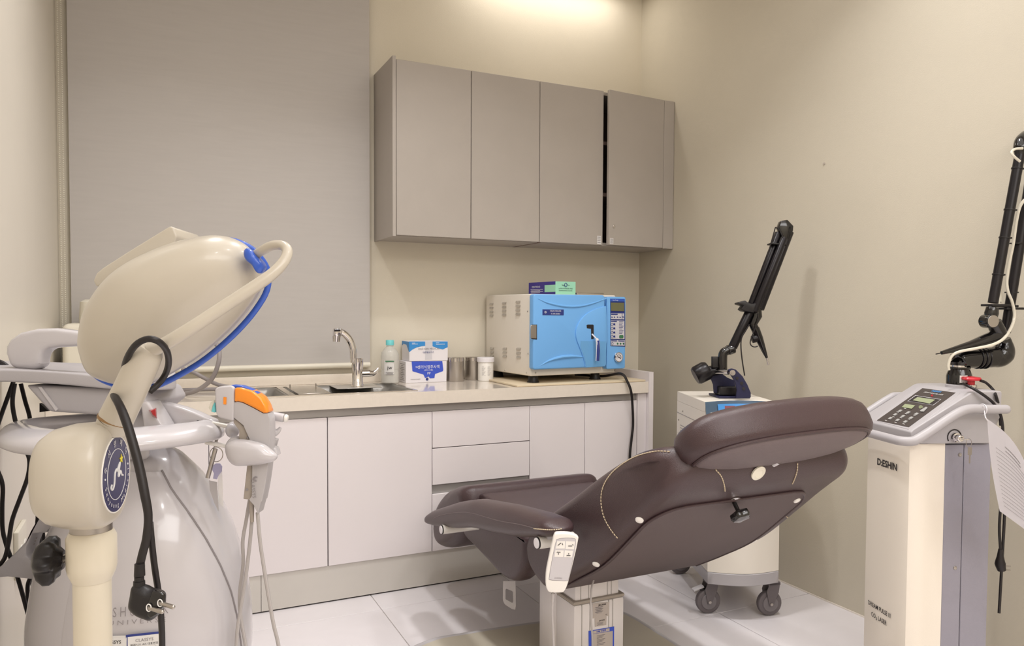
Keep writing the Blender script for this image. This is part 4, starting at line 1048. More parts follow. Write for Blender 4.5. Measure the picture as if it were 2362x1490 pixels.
for sx_ in (.02, xg-.02):
    for wx in (.01, wc3-.01):
        c = S3(sx_, wx, .028)
        cs = obj('castor', B().cyl(c-ew*.01, c+ew*.01, .0278), M['dark'], co, bev=.003, seg=2)
        obj('fork', B().box(c+Z*.022, (.035, .028, .02), (es, ew, Z)), M['wheel'], cs, bev=.002)
# sloping console and keypad
E1, E2 = N3(2102, 997, .012), N3(2242, 906, .012)
sn = ew.cross(E2-E1).normalized(); sn = sn if sn.z > 0 else -sn
sdir = (E2-E1).normalized()
def N4(q, off=.001): return at(2000+q[0]/5.3206, 850+q[1]/5.3206, pl=(E1+sn*(off+.0015), sn))
def plate(name, qs, m, par, off=.001, th=.0012): return obj(name, B().prism([N4(q, off) for q in qs], -sn*th), M[m], par)
kb = obj('keypad_bezel', B().prism([N4(q, .002) for q in ((625, 225), (1140, 298), (1090, 345), (690, 655), (505, 745), (95, 640), (165, 570))], -sn*.003), M['metalgrey'], co, bev=.001, seg=1)
kp = plate('keypad', ((680, 240), (1085, 295), (510, 718), (120, 635)), 'panelb', co, .003)
plate('lcd_frame', ((592, 328), (908, 378), (812, 450), (495, 400)), 'cardside', kp, .0036, .0004)
plate('lcd_inner', ((596, 332), (900, 380), (808, 445), (504, 398)), 'ink', kp, .0042, .0004)
plate('lcd_display', ((618, 350), (835, 382), (765, 430), (560, 388)), 'lcd2', kp, .005, .0005)
plate('small_display', ((468, 432), (590, 452), (545, 492), (425, 472)), 'lcd2', kp, .005, .001)
text('lettering', 'DEESHIN', .0105, N4((850, 283), .0045), -ew, sdir, M['boxblue'], kp, bold=.02)
text('lettering', 'DREAM PULSE CO₂ LASER', .0078, N4((815, 308), .0045), -ew, sdir, M['label'], kp, sx=.95)
obj('red_lamp', B().cyl(N4((797, 330), .0035), N4((797, 330), .006), .003, seg=12), M['red'], kp)
obj('yellow_button', B().cyl(N4((660, 473), .0035), N4((660, 473), .006), .0058, seg=18), M['lcd2'], kp)
plate('oval_button', ((722, 468), (742, 476), (690, 526), (655, 524), (650, 512)), 'key', kp, .006, .002)
for q in ((405, 520), (505, 540), (605, 557), (345, 565), (440, 585), (540, 605), (285, 610), (375, 632), (470, 652)):
    c = N4(q, .0045); obj('key', B().box(c, (.0105, .0105, .002), (-ew, sdir, sn)), M['key'], kp)
b = B()
for q in ((375, 535), (478, 556), (580, 574), (325, 592), (415, 604), (515, 622), (232, 636), (350, 660), (450, 680), (465, 490)): b.box(N4(q, .0042), (.010, .0016, .0005), (-ew, sdir, sn))
stuff(obj('key_print', b, M['label'], kp))
# lettering on the cream front
pf = (V((O3.x, O3.y, 0))+es*(-.0085), es)
def NF(u, v): return at(u, v, pl=pf)
text('lettering', 'D:ESHIN', .029, NF(2046, 1072), -ew, Z, M['ink'], co, sx=.92, bold=.028)
for tx, u, v, sz in (('DREAM PULSE III', 2028, 1405, .0195), ('CO₂ LASER', 2027, 1427, .0195)): text('lettering', tx, sz, NF(u, v), -ew, Z, M['ink'], co, sx=.8, bold=.012)
# handle bar round the head
def HB(s, w, z): return S3(s, w, z)
zn = [N3(2320, 944, .045), N3(2240, 943, .045), N3(2215, 950, .045), N3(2150, 992, .045), N3(2118, 1012, .045)]
zb_ = zn[-1].z-.004
bar = cr([zn[0], N3(2280, 944, .045), zn[1], zn[2], N3(2185, 968, .045), zn[3], zn[4], S3(-.025, -.04, zb_-.004), S3(-.045, -.02, zb_-.006), S3(-.05, .02, zb_-.006), S3(-.05, .1, zb_-.006), S3(-.05, hw_-.02, zb_-.006), S3(-.045, hw_+.03, zb_-.005), S3(-.02, hw_+.05, zb_)]+[S3((q-O3).dot(es), hw_+.05, q.z) for q in reversed(zn[:4])], 5)
hb_ = obj('handle_bar', B().tube(bar, .0135, 14), M['metalgrey'], co)
for q in (zn[0], S3((zn[0]-O3).dot(es), hw_+.05, zn[0].z)): obj('bar_cap', B().ball(q, .0134, seg=14), M['metalgrey'], hb_)
# key switch
ks = N3(2201, 1008, .012)
kk = obj('key_switch', B().lathe([(.0, 0), (.0145, 0), (.0135, .012), (.010, .013), (.010, .028), (.008, .030), (0, .030)], ks, -ew, 24), M['chrome'], co)
obj('switch_ring', B().tube([ks-ew*.001+es*math.cos(a)*.022+Z*math.sin(a)*.022 for a in [math.radians(-30+20*k) for k in range(13)]], .0018, 6), M['ink'], kk)
obj('key', B().box(ks-ew*.036+es*.004, (.016, .018, .002), (es, ew, Z)), M['chrome'], kk)
b = B(); p = ks-ew*.044+es*.012
b.tube([p+es*math.cos(a)*.009+Z*(math.sin(a)*.012-.010) for a in [2*PI*k/16 for k in range(16)]], .0008, 5, closed=True)
b.box(p+Z*-.034+es*.004, (.012, .0016, .022), (es, ew, Z)).box(p+Z*-.056+es*.004, (.004, .0014, .026), (es, ew, Z)); obj('hanging_key', b, M['steelsat'], kk)
# arm on the head
zt_ = N3(2270, 903, .012).z
WA = .11
def N5(u, v, off=0): return at(u, v, pl=(O3+ew*WA-ew*off, ew))
fc_ = N5(2212, 888); fc_.z = zt_
obj('arm_flange', B().lathe([(.0, 0), (.038, 0), (.038, .008), (.034, .011), (0, .011)], fc_, Z, 36), M['metalgrey'], co)
ac = thing('articulated_arm', fc_+Z*.012, 'tall black articulated laser arm standing on the keypad head at the right edge', 'laser arm')
ba = fc_+Z*.012
hh = N5(2212, 846).z-ba.z
obj('swivel_base', B().lathe([(.0, 0), (.036, 0), (.036, hh*.45), (.034, hh*.6), (.029, hh*.85), (.0305, hh*.88), (.0305, hh), (0, hh)], ba, Z, 32), M['gloss'], ac)
obj('warning_label', B().box(ba-ew*.0365+es*-.014+Z*hh*.33, (.026, .001, .022), (es, ew, Z)), M['label'], ac)
obj('label_mark', B().tube([ba-ew*.0375+es*(-.014+math.cos(a)*.010)+Z*(hh*.40+math.sin(a)*.0035) for a in [2*PI*k/16 for k in range(16)]], .0008, 5, closed=True), M['red'], ac)
b = B()
for k in range(3): b.box(ba-ew*.0372+es*-.014+Z*(hh*.30-.0036*k), (.021, .0006, .0015), (es, ew, Z))
stuff(obj('label_print', b, M['inkg'], ac))
obj('swivel_gap', B().cyl(ba+Z*hh, ba+Z*(hh+.006), .022), M['chrome'], ac)
def T5(q, off=0): return N5(2150+q[0]/5.731, 660+q[1]/5.731, off)
ebp = T5((350, 975))
obj('elbow_housing', B().tube(cr([ba+Z*(hh+.005), ba+Z*(hh+.02), T5((350, 985)), T5((430, 960)), T5((600, 955)), T5((800, 940)), T5((900, 930))], 3), [.026, .028, .029, .030, .030, .032, .031], 20), M['gloss'], ac)
for k in range(3): obj('housing_ridge', B().tube([T5((590+52*k, 955))+Z*math.cos(a)*.0312+ew*math.sin(a)*.0312 for a in [2*PI*i/24 for i in range(24)]], .0022, 6, closed=True), M['darkm'], ac)
obj('corner_joint', B().tube(cr([T5((800, 945)), T5((890, 925)), T5((945, 860)), T5((955, 760)), T5((940, 700))], 5), [.031, .034, .035, .029, .022, .020], 20), M['gloss'], ac)
def T7(q, off=0): return N5(1950+q[0]/2.483, 300+q[1]/2.483, off)
r1 = at(2335, 660, pl=(O3+ew*WA, ew)); 
lean = (T7((945, 1000))-T7((925, 1130)))
obj('arm_tube', B().cyl(T7((917, 1160)), T7((1040, 400))+(T7((1040, 400))-T7((917, 1160)))*.15, .0145, seg=20), M['darkm'], ac)
t2a, t2b = T7((845, 990), .03), T7((999, 140), .03)
obj('arm_tube', B().cyl(t2a, t2b, .0145, seg=20), M['darkm'], ac)
obj('top_joint', B().tube(cr([t2b, T7((1004, 100), .03), T7((1015, 60), .02), T7((1060, 35)), T7((1110, 90)), T7((1085, 160))], 4), [.0145, .020, .021, .022, .021, .0145], 18), M['gloss'], ac)
for y_, o_ in ((220, 0), (457, 0), (617, 0), (828, 0)):
    f = (y_-140)/(990-140); c = t2b+(t2a-t2b)*f; dr_ = (t2a-t2b).normalized()
    obj('clip_ring', B().cyl(c-dr_*.0018, c+dr_*.0018, .0165, seg=20).box(c+es*.019, (.008, .006, .005), (es, ew, Z)), M['dark'], ac)
for q in ((985, 650), (958, 930)):
    c = T7(q); obj('clip_ring', B().cyl(c-Z*.0018, c+Z*.0018, .0165, seg=20).box(c-es*.020, (.012, .006, .004), (es, ew, Z)), M['dark'], ac)
obj('clamp_plate', B().box(T7((860, 1003), .018), (.062, .05, .007), (es, ew, Z)).box(T7((905, 1008), .012), (.09, .02, .007), (es, ew, Z)), M['dark'], ac, bev=.002)
obj('clamp_plate', B().box(T7((950, 1022), .0), (.075, .05, .007), (es, ew, Z)), M['dark'], ac, bev=.002)
obj('wrist_block', B().tube([T7((842, 1015), .03), T7((836, 1050), .03), T7((833, 1080), .03)], [.017, .020, .017], 16), M['gloss'], ac, bev=.001)
wj = T7((845, 1095), .05)
obj('wrist_joint', B().cyl(wj+ew*.035, wj, .0215), M['gloss'], ac, bev=.002)
obj('silver_disc', B().cyl(wj, wj-ew*.003, .0185, seg=36), M['steelsat'], ac, bev=.0006, seg=1)
obj('wrist_link', B().tube([T7((850, 1100), .03), T7((875, 1150), .03), T7((885, 1175), .03)], [.021, .022, .021], 16), M['gloss'], ac)
obj('hand_piece', B().tube([T7((888, 1170), .03), T7((870, 1182), .03), T7((790, 1208), .03), T7((720, 1232), .03), T7((550, 1276), .03)], [.018, .0225, .018, .014, .0055], 20), M['gloss'], ac)
obj('tip_needle', B().cyl(T7((552, 1276), .03), T7((518, 1283), .03), .0016, seg=8), M['darkm'], ac)
ht = cr([T7((1015, 105), .055), T7((975, 108), .055), T7((952, 125), .055), T7((965, 150), .06), T7((1000, 180), .06)], 5)
obj('clear_hose', B().tube(ht, .0038, 8), M['tubec'], ac)
ht = cr([T7(q, o_) for q, o_ in (((1025, 400), .012), ((1000, 440), .02), ((980, 520), .02), ((962, 650), .02), ((938, 760), .02), ((925, 850), .02), ((930, 920), .03), ((955, 985), .03), ((968, 1060), .03), ((950, 1130), .04), ((905, 1195), .055), ((840, 1230), .06), ((740, 1252), .055), ((650, 1270), .04), ((608, 1295), .035), ((590, 1340), .034), ((592, 1375), .034))], 5)
obj('clear_hose', B().tube(ht, .0045, 8), M['tubec'], ac)
obj('clear_hose', B().tube(cr([T7((888, 985), .01), T7((893, 930), .0), T7((885, 900), .0), T7((880, 1000), .02)], 4), .003, 8), M['tubec'], ac)
# emergency stop, cables
eb = N5(2240, 893, .045); eb.z = zt_
es_b = obj('stop_button_base', B().lathe([(0, 0), (.0165, 0), (.0165, .012), (.012, .014), (0, .014)], eb+Z*.0005, Z, 24), M['chrome'], co)
obj('stop_button', B().lathe([(.0, .012), (.010, .012), (.010, .024), (.026, .027), (.0275, .031), (.024, .036), (0, .039)], eb, Z, 28), M['red'], es_b)
def N6(q, off=0): return N3(2000+q[0]/5.3206, 850+q[1]/5.3206, off)
obj('head_cable', B().tube(cr([N6(q, o_) for q, o_ in (((1175, 185), .0), ((1240, 215), .0), ((1330, 262), .022), ((1450, 340), .03), ((1560, 435), .03), ((1635, 560), .03), ((1662, 700), .028), ((1668, 820), .02), ((1690, 1100), .0), ((1690, 1700), -.02), ((1660, 2300), -.03), ((1620, 3000), -.03))], 6), .0042, 8), M['rubber'], co)
obj('head_cable', B().tube(cr([N6(q, o_) for q, o_ in (((1390, 148), -.04), ((1460, 175), -.04), ((1545, 258), -.03), ((1580, 330), .02), ((1620, 480), .0), ((1640, 700), .0))], 6), .0042, 8), M['rubber'], co)
pc = N3(2307, 1300, -.02)
pg2 = thing('power_plug', pc, 'black plug dangling at the back of the cream laser column', 'plug')
obj('plug_body', B().tube(cr([pc+Z*.045, pc+Z*.02, pc, pc-Z*.02+es*.006], 3), [.006, .010, .015, .012], 12), M['rubber'], pg2)
for k in (-.006, .006): obj('pin', B().cyl(pc-Z*.012+Z*k, pc-Z*.016+es*.034+Z*k, .002, seg=8), M['steelsat'], pg2)
obj('cable', B().tube(cr([pc+Z*.04, pc+Z*.12-es*.006, pc+Z*.25, pc+Z*.38-es*.005, N3(2318, 1020, -.02)], 5), .004, 8), M['rubber'], pg2)
# paper sheet hanging from the bar
pd = 2.02
def PP(u, v, dd=0): return at(u, v, d=pd+dd)
TLp, TRp, BRp, BLp = (2277, 966), (2378, 1100), (2420, 1262), (2306, 1179)
ps = thing('paper_sheet', PP(2330, 1110), 'printed paper sheet tied to the handle bar of the cream laser column', 'paper')
nn_ = 12; g = []
b = B()
cB = lambda t: (TLp[0]+(TRp[0]-TLp[0])*t+10*math.sin(PI*t), TLp[1]+(TRp[1]-TLp[1])*t-14*math.sin(PI*t))
for j in range(nn_+1):
    t = j/nn_; row = []
    for i in range(nn_+1):
        s = i/nn_; u0, v0 = cB(s); u1, v1 = BLp[0]+(BRp[0]-BLp[0])*s, BLp[1]+(BRp[1]-BLp[1])*s
        row.append(PP(u0+(u1-u0)*t-5*math.sin(PI*t)*(1-s), v0+(v1-v0)*t, .05*s+.012*math.sin(PI*s*1.3)))
    g.append(row)
vv = [[b.bm.verts.new(p) for p in r] for r in g]
for j in range(nn_):
    for i in range(nn_): b.bm.faces.new((vv[j][i], vv[j][i+1], vv[j+1][i+1], vv[j+1][i]))
bmesh.ops.solidify(b.bm, geom=b.bm.faces[:], thickness=.0006)
obj('sheet', b, M['paper'], ps)
b = B()
for j in range(17):
    t = .17+.045*j; s0, s1 = (.3, .62) if j < 2 else (.12, .88-.1*((j*5) % 3))
    pts = []
    for k in range(7):
        s = s0+(s1-s0)*k/6; i_ = min(int(s*nn_), nn_-1); j_ = min(int(t*nn_), nn_-1); fs, ft = s*nn_-i_, t*nn_-j_
        p = (g[j_][i_]*(1-fs)+g[j_][i_+1]*fs)*(1-ft)+(g[j_+1][i_]*(1-fs)+g[j_+1][i_+1]*fs)*ft
        pts.append(p-FW*.0012)
    b.tube(pts, .00035 if j >= 2 else .0007, 4)
stuff(obj('print_lines', b, M['inkg'], ps))
obj('string', B().tube(cr([N3(2268, 936, .06), N3(2271, 950, .065), PP(2273, 962), PP(2279, 972)], 4), .0014, 6).tube([N3(2267, 944, .045)+Z*math.cos(a)*.0155+ew*math.sin(a)*.0155 for a in [2*PI*k/16 for k in range(16)]], .0015, 6, closed=True), M['paper'], ps)

# ------------------------------------------------------------------ grey-white treatment machine at the left
def D(u, v, d=1.65): return at(u, v, d=d)
def Q1(u, v): return (u/2.98, 500+v/2.98)
def Q2(u, v): return (u/2.7586, 950+v/2.7586)
def Q3(u, v): return (440+u/3.7238, 860+v/3.7238)
def slab(b, pts, d, th):
    b.prism([D(u, v, d) for u, v in pts], FW*th); return b
um = thing('ultrasound_machine', (-2.46, -1.72, 0), 'grey and white egg-shaped ultrasound treatment machine at the left behind the lamp stand', 'treatment machine')
UC = V((-2.50, -1.69, 0))
fr = V((math.sin(YAW-.45), math.cos(YAW-.45), 0)); rr_ = V((math.cos(YAW-.45), -math.sin(YAW-.45), 0))   # device axes
ec = D(333, 1450, 1.74); UC = V((ec.x, ec.y, 0))
def egg_r(z):  # half width by height
    zz = [(.05, .150), (.12, .190), (.25, .222), (.40, .237), (.50, .236), (.60, .221), (.68, .198), (.75, .168), (.81, .130), (.86, .085), (.885, .045), (.895, .004)]
    return itp(zz, z)
rings = []
zs = [.05+.006*k for k in range(3)]+[.08+.03*k for k in range(20)]+[.68+.012*k for k in range(16)]+[.866+.005*k for k in range(6)]
zs = sorted(set([z for z in zs if z <= .895]+[.895]))
for z in zs:
    r = egg_r(z); ring = []
    for k in range(64):
        a = 2*PI*k/64; ca_, sa_ = math.cos(a), math.sin(a)
        ring.append(UC+RT*r*math.copysign(abs(ca_)**.88, ca_)+V((FW.x, FW.y, 0))*(r*.86)*math.copysign(abs(sa_)**.88, sa_)+Z*z)
    rings.append(ring)
shell = obj('body_shell', B().loft(rings), M['bodygrey'], um, smooth=60, sub=1)
# front panel: a second shell piece lying just in front of the body
b = B(); cols = []
def pan_edge(v):   # right edge of the front panel in the photograph
    return itp([(1085, 372), (1130, 395), (1180, 432), (1240, 472), (1300, 505), (1360, 530), (1420, 545), (1500, 556), (1700, 560), (1900, 520)], v)
def pan_left(v): return itp([(1085, 250), (1130, 232), (1180, 215), (1260, 190), (1340, 165), (1420, 150), (1500, 140), (1700, 138), (1900, 170)], v)
for v in range(1090, 1890, 22):
    row = []
    for k in range(17):
        u = pan_left(v)+(pan_edge(v)-pan_left(v))*k/16
        p, n_ = hit(u, v, [shell], .004 if 0 < k < 16 else .0005); row.append(b.bm.verts.new(p) if p is not None else None)
    cols.append(row)
for r0, r1 in zip(cols, cols[1:]):
    for k in range(16):
        q = (r0[k], r0[k+1], r1[k+1], r1[k])
        if None not in q: b.bm.faces.new(q)
fpn = obj('front_panel', b, M['metalgrey'] if 0 else M['bodygrey'], um, smooth=70)
gl_ = []
for v in range(1085, 1880, 20):
    p, n_ = hit(pan_edge(v)+1, v, [shell], .001)
    if p is not None: gl_.append(p)
obj('panel_seam', B().tube(gl_, .0022, 6), M['inkg'], um)
# lettering and stickers near the bottom
def F2(u, v, o=.006):
    p, n_ = hit(u, v, [shell, fpn], o); return p, n_
p, n_ = F2(320, 1408); un = (Z-n_*n_.z).normalized(); rn = un.cross(n_)
k_ = (p-CAM).dot(FW)/FPX
text('lettering', 'S H U R I N K', 31*k_, p+rn*6*k_, rn, un, M['inkg'], um, sx=.66)
p, n_ = F2(318, 1432)
text('lettering', 'U N I V E R S E', 15*k_, p, rn, un, M['inkg'], um, sx=1.3)
def stick(name, uc, vc, wq, hq, m, o=.007):
    p, n_ = F2(uc, vc, o); un = (Z-n_*n_.z).normalized(); rn = un.cross(n_); k = (p-CAM).dot(FW)/FPX
    return obj(name, B().box(p, (wq*k, hq*k, .0006), (rn, un, n_)), M[m], um), p, rn, un, k
stick('sticker', 260, 1500, 72, 72, 'label'); _, p, rn, un, k = stick('sticker', 262, 1500, 66, 64, 'label', .0078)
text('lettering', 'CLASSYS', 11*k, p+un*22*k, rn, un, M['ink'], um, depth=.0012, bold=.01)
text('lettering', '의료기기 제조', 7*k, p+un*8*k, rn, un, M['ink'], um, depth=.0012)
_, p, rn, un, k = stick('sticker', 334, 1496, 76, 78, 'deep'); _, p, rn, un, k = stick('sticker', 335, 1497, 70, 70, 'label', .0078)
text('lettering', 'CLASSYS', 10*k, p+un*25*k, rn, un, M['inkg'], um, depth=.0012)
text('lettering', '클래시스 A/S 대표번호', 6.4*k, p+un*15*k, rn, un, M['ink'], um, depth=.0012)
text('lettering', '-566-3382', 13*k, p+un*3*k, rn, un, M['ink'], um, depth=.0012, bold=.01)
# ring shaped cable carrier
rc = D(262, 991, 1.66); 
b = B(); R1, rw_, rh_ = .164, .042, .020
rings = []
for k in range(72):
    a = 2*PI*k/72; dx_, dy_ = math.cos(a), math.sin(a)
    stretch_ = 1+.30*abs(dx_)**6; wv = rw_*(1-.35*abs(dx_)**8)
    c = rc+RT*dx_*R1*stretch_+V((FW.x, FW.y, 0))*dy_*R1*1.02
    o_ = (RT*dx_+V((FW.x, FW.y, 0))*dy_).normalized()
    rings.append([c+o_*wv*math.cos(t)+Z*(rh_*math.sin(t)-.010*(math.cos(t)) ) for t in [2*PI*i/18 for i in range(18)]])
rings.append(rings[0])
ring_ = obj('carrier_ring', B().loft(rings, cap=False), M['bodygrey'], um, smooth=70)
obj('neck', B().loft([[D(u, v, dd) for u, v, dd in r] for r in (((225, 1060, 1.64), (345, 1060, 1.64), (345, 1060, 1.80), (225, 1060, 1.80)), ((232, 985, 1.64), (350, 985, 1.64), (350, 985, 1.80), (232, 985, 1.80)), ((240, 925, 1.64), (320, 925, 1.64), (320, 925, 1.84), (240, 925, 1.84)))]), M['bodygrey2'], um, bev=.012, seg=3)
# wedge under the screen
b = B(); slab(b, [(56, 888), (112, 950), (300, 962), (340, 930), (322, 898)], 1.60, .20); obj('screen_bracket', b, M['metalgrey'], um, bev=.008, seg=3)
b = B(); slab(b, [(88, 893), (96, 893), (133, 944), (128, 948)], 1.597, .004); obj('bracket_seam', b, M['bodygrey'], um)
sw_ = obj('screen_slab', B().prism(cr([V((D(-48, 868, 1.62).x, D(-48, 868, 1.62).y, 0))]*0+[D(-50, 851, 1.60), D(20, 852, 1.585), D(130, 857, 1.58), D(250, 868, 1.58), D(330, 872, 1.60), D(398, 870, 1.63), D(406, 868, 1.66), D(404, 862, 1.80), D(385, 850, 1.87), D(200, 838, 1.88), D(0, 832, 1.86), D(-45, 836, 1.78)], 3, closed=True), -UP*px(29, 1.6)), M['metalgrey'], um, bev=.005, seg=3)
b = B(); slab(b, [Q1(*q) for q in ((215, 1050), (110, 1045), (60, 1030), (30, 940), (33, 890), (60, 845), (130, 795), (250, 768), (380, 765), (530, 785), (640, 800), (640, 900), (530, 890), (400, 895), (330, 905), (290, 925), (275, 970), (272, 1010), (255, 1040))], 1.63, .045)
obj('carry_handle', b, M['bodygrey'], um, bev=.014, seg=4)
# tail bracket
def Q8(u, v): return (u/3.82, 1100+v/3.82)
b = B(); slab(b, [Q8(*q) for q in ((470, -180), (455, 0), (440, 150), (370, 290), (290, 440), (215, 580), (120, 680), (0, 790), (-60, 835), (-60, 892), (60, 882), (240, 900), (380, 918), (500, 932), (560, 900), (470, 845), (330, 775), (270, 735), (228, 700), (232, 620), (280, 500), (400, 495), (480, 415), (573, 370), (640, 330), (640, -160))], 1.68, .05)
obj('tail_bracket', b, M['metalgrey'], um, bev=.004, seg=2)
b = B()
for k in range(7): slab(b, [Q8(228+3*k, 690-26*k), Q8(262+10*k, 700-26*k), Q8(262+10*k, 694-26*k), Q8(228+3*k, 684-26*k)], 1.705, .003)
stuff(obj('bracket_ribs', b, M['collar'], um))
b = B(); slab(b, [(76, 1022), (80, 1018), (104, 1014), (112, 1040), (106, 1046), (82, 1032)], 1.68, .04); obj('cable_hook', b, M['bodygrey2'], um, bev=.006)
b = B(); slab(b, [(88, 1014), (112, 1006), (124, 1030), (150, 1100), (152, 1140), (118, 1140), (112, 1080)], 1.70, .03); obj('back_strut', b, M['bodygrey2'], um, bev=.008)
b = B(); slab(b, [(91, 930), (112, 948), (91, 951)], 1.78, .01); hk_ = obj('cable_socket', b, M['dark'], um)
# arms for the hand pieces
b = B(); slab(b, [Q1(*q) for q in ((960, 1262), (1060, 1266), (1150, 1285), (1250, 1312), (1340, 1345), (1410, 1378), (1460, 1400), (1472, 1415), (1450, 1438), (1350, 1462), (1200, 1432), (1100, 1410), (1010, 1385))], 1.66, .035)
ha = obj('holder_arm', b, M['bodygrey'], um, bev=.014, seg=4)
b = B()
for q in ((1360, 1408), (1350, 1452)): b.cyl(D(*Q1(*q), 1.6595), D(*Q1(*q), 1.657), px(3.4, 1.65), seg=14)
stuff(obj('socket_holes', b, M['ink'], ha))
b = B(); slab(b, [(322, 925), (340, 925), (380, 990), (330, 990)], 1.60, .06); obj('neck_cover', b, M['bodygrey'], um, bev=.006)
obj('red_light', B().loft([[D(u, v, 1.598) for u, v in ((342, 946), (361, 940), (363, 966), (352, 962))], [D(u, v, 1.582) for u, v in ((348, 948), (358, 944), (359, 959), (353, 957))]]), M['redl'], um, bev=.001)
# holders
for (ru0, rv0, ru1, rv1) in ((490, 976, 528, 984), (474, 1020, 522, 1029)):
    obj('holder_rod', B().cyl(D(ru0, rv0, 1.66), D(ru1, rv1, 1.66), px(5, 1.66), seg=14), M['white'], um)
def holder(rings, name='cup_holder'):
    return obj(name, B().loft([[D(u, v, d) for u, v, d in r] for r in rings]), M['bodygrey'], um)
bl__ = B(); bl__.ball(D(537, 991, 1.67), (px(15, 1.66), .024, px(19, 1.66)), (RT, FW, UP), 24); obj('cup_holder', bl__, M['bodygrey'], um)
def teardrop(pts, d0, th, nm):
    P_ = cr([D(u, v, d0) for u, v in pts], 5, closed=True); c = sum(P_, V())/len(P_)
    return obj(nm, pillow(B(), P_, c, th, th, -FW, 8, .75), M['bodygrey'], um, smooth=70)
teardrop(((520, 1030), (526, 1020), (540, 1014), (560, 1013), (585, 1017), (610, 1025), (632, 1042), (640, 1052), (634, 1062), (610, 1070), (575, 1074), (545, 1074), (530, 1064), (522, 1048)), 1.60, .022, 'cup_holder')
teardrop(((522, 1026), (530, 1012), (545, 1006), (560, 1008), (572, 1020), (570, 1035), (545, 1042), (525, 1040)), 1.64, .02, 'cup_holder')
# hand piece
hpc = thing('hand_piece', D(580, 1040, 1.62), 'white hand piece with orange top and grey grip resting in the right cup holder', 'hand piece')
HD = 1.615
def hs(name, pts, d, th, m, bev=.004, sm=40): 
    b = B(); slab(b, [Q3(*q) for q in pts], d, th); return obj(name, b, M[m], hpc, bev=bev, seg=3, smooth=sm)
hs('head_block', ((203, 138), (240, 118), (345, 108), (374, 128), (366, 418), (300, 402), (232, 382), (215, 350), (207, 250)), HD-.006, .042, 'bodygrey', .006)
hs('blue_stripe', ((345, 103), (430, 110), (505, 136), (575, 180), (560, 194), (480, 160), (380, 132), (346, 122)), HD+.002, .026, 'royal', .002)
hs('orange_cover', ((374, 127), (430, 128), (520, 155), (600, 213), (640, 280), (664, 346), (620, 346), (540, 302), (450, 257), (400, 245), (371, 254)), HD-.007, .044, 'orange', .005)
hs('grip_body', ((371, 256), (400, 247), (450, 259), (540, 304), (620, 348), (663, 348), (678, 400), (681, 520), (672, 700), (656, 850), (636, 980), (610, 1108), (603, 1105), (575, 1212), (560, 1180), (540, 1135), (500, 1090), (523, 1060), (527, 800), (526, 650), (500, 560), (450, 450), (366, 382)), HD-.004, .038, 'bodygrey2', .006)
hs('grip_inset', ((364, 380), (420, 425), (470, 475), (505, 540), (529, 620), (529, 1085), (500, 1090), (450, 1085), (482, 800), (478, 640), (425, 588), (412, 555), (415, 495), (366, 430)), HD+.002, .026, 'collar', .002)
hs('scale_label', ((281, 208), (306, 210), (305, 272), (280, 270)), HD-.0075, .001, 'orange', 0)
hs('aqua_window', ((204, 255), (212, 320), (208, 342), (176, 335), (190, 280)), HD+.006, .012, 'aqua', .001)
hs('nose_window', ((195, 230), (204, 255), (190, 282), (176, 336), (152, 300), (170, 250)), HD+.008, .010, 'tubec', .001)
text('lettering', 'CLASSYS', px(12, HD), D(*Q3(536, 990), HD-.006), -UP+RT*.12, RT, M['inkg'], hpc)
c = D(*Q3(560, 912), HD-.0055); obj('moon_logo', B().tube([c+RT*math.cos(a)*px(4.6, HD)+UP*math.sin(a)*px(4.6, HD) for a in [math.radians(40+17*k) for k in range(16)]], [.0004, .0016, .0016, .0004], 6), M['inkg'], hpc)
for q in ((490, 556), (481, 1002)): obj('grip_screw', B().cyl(D(*Q3(*q), HD+.002), D(*Q3(*q), HD), .0028, seg=12), M['inkg'], hpc)
obj('cable_boot', B().cyl(D(*Q3(522, 1085), HD+.015), D(*Q3(526, 1280), HD+.015), px(6.5, HD), px(4.5, HD), seg=14), M['collar'], hpc)
for cps, dd in ((((576, 1152), (568, 1200), (560, 1248), (561, 1300), (553, 1370), (556, 1430), (568, 1500), (575, 1620), (560, 1760)), .03), (((581, 1200), (576, 1255), (567, 1330), (556, 1400), (547, 1460), (545, 1540), (548, 1640), (535, 1760)), .015), (((594, 1182), (600, 1250), (612, 1330), (622, 1390), (631, 1440), (644, 1500), (650, 1600), (640, 1740)), .0)):
    obj('cable', B().tube(cr([D(u, v, HD+dd+.01) for u, v in cps], 6), px(4.2, HD), 8), M['hosel'], hpc)
# items behind the hand piece
hp2 = thing('hand_piece', D(640, 962, 1.66), 'small white cylindrical hand piece tip poking out behind the orange topped hand piece', 'hand piece')
obj('tip_body', B().cyl(D(600, 955, 1.665), D(655, 964, 1.665), px(11, 1.66), px(10, 1.66)), M['bodygrey'], hp2, bev=.002)
obj('end_cap', B().cyl(D(656, 964.2, 1.665), D(664, 965.8, 1.665), px(10, 1.66), px(8.5, 1.66)), M['white'], hp2, bev=.003)
b = B(); b.tube(cr([D(610, 1000, 1.67), D(630, 998, 1.67), D(641, 994, 1.67), D(647, 986, 1.67)], 4), [px(12, 1.66), px(11, 1.66), px(6, 1.66), px(3, 1.66)], 14); obj('rest_hook', b, M['bodygrey'], um)
b = B(); slab(b, [(616, 1008), (638, 1014), (632, 1034), (616, 1030)], 1.66, .02); obj('rest_post', b, M['bodygrey2'], um, bev=.002)
b = B(); slab(b, [(618, 1028), (636, 1034), (640, 1052), (618, 1048)], 1.64, .03); obj('rest_collar', b, M['bodygrey'], um, bev=.004)
kt = thing('key_ring', D(500, 1060, 1.68), 'key ring with pale lilac tag hanging from a steel rod below the holder arms', 'key ring')
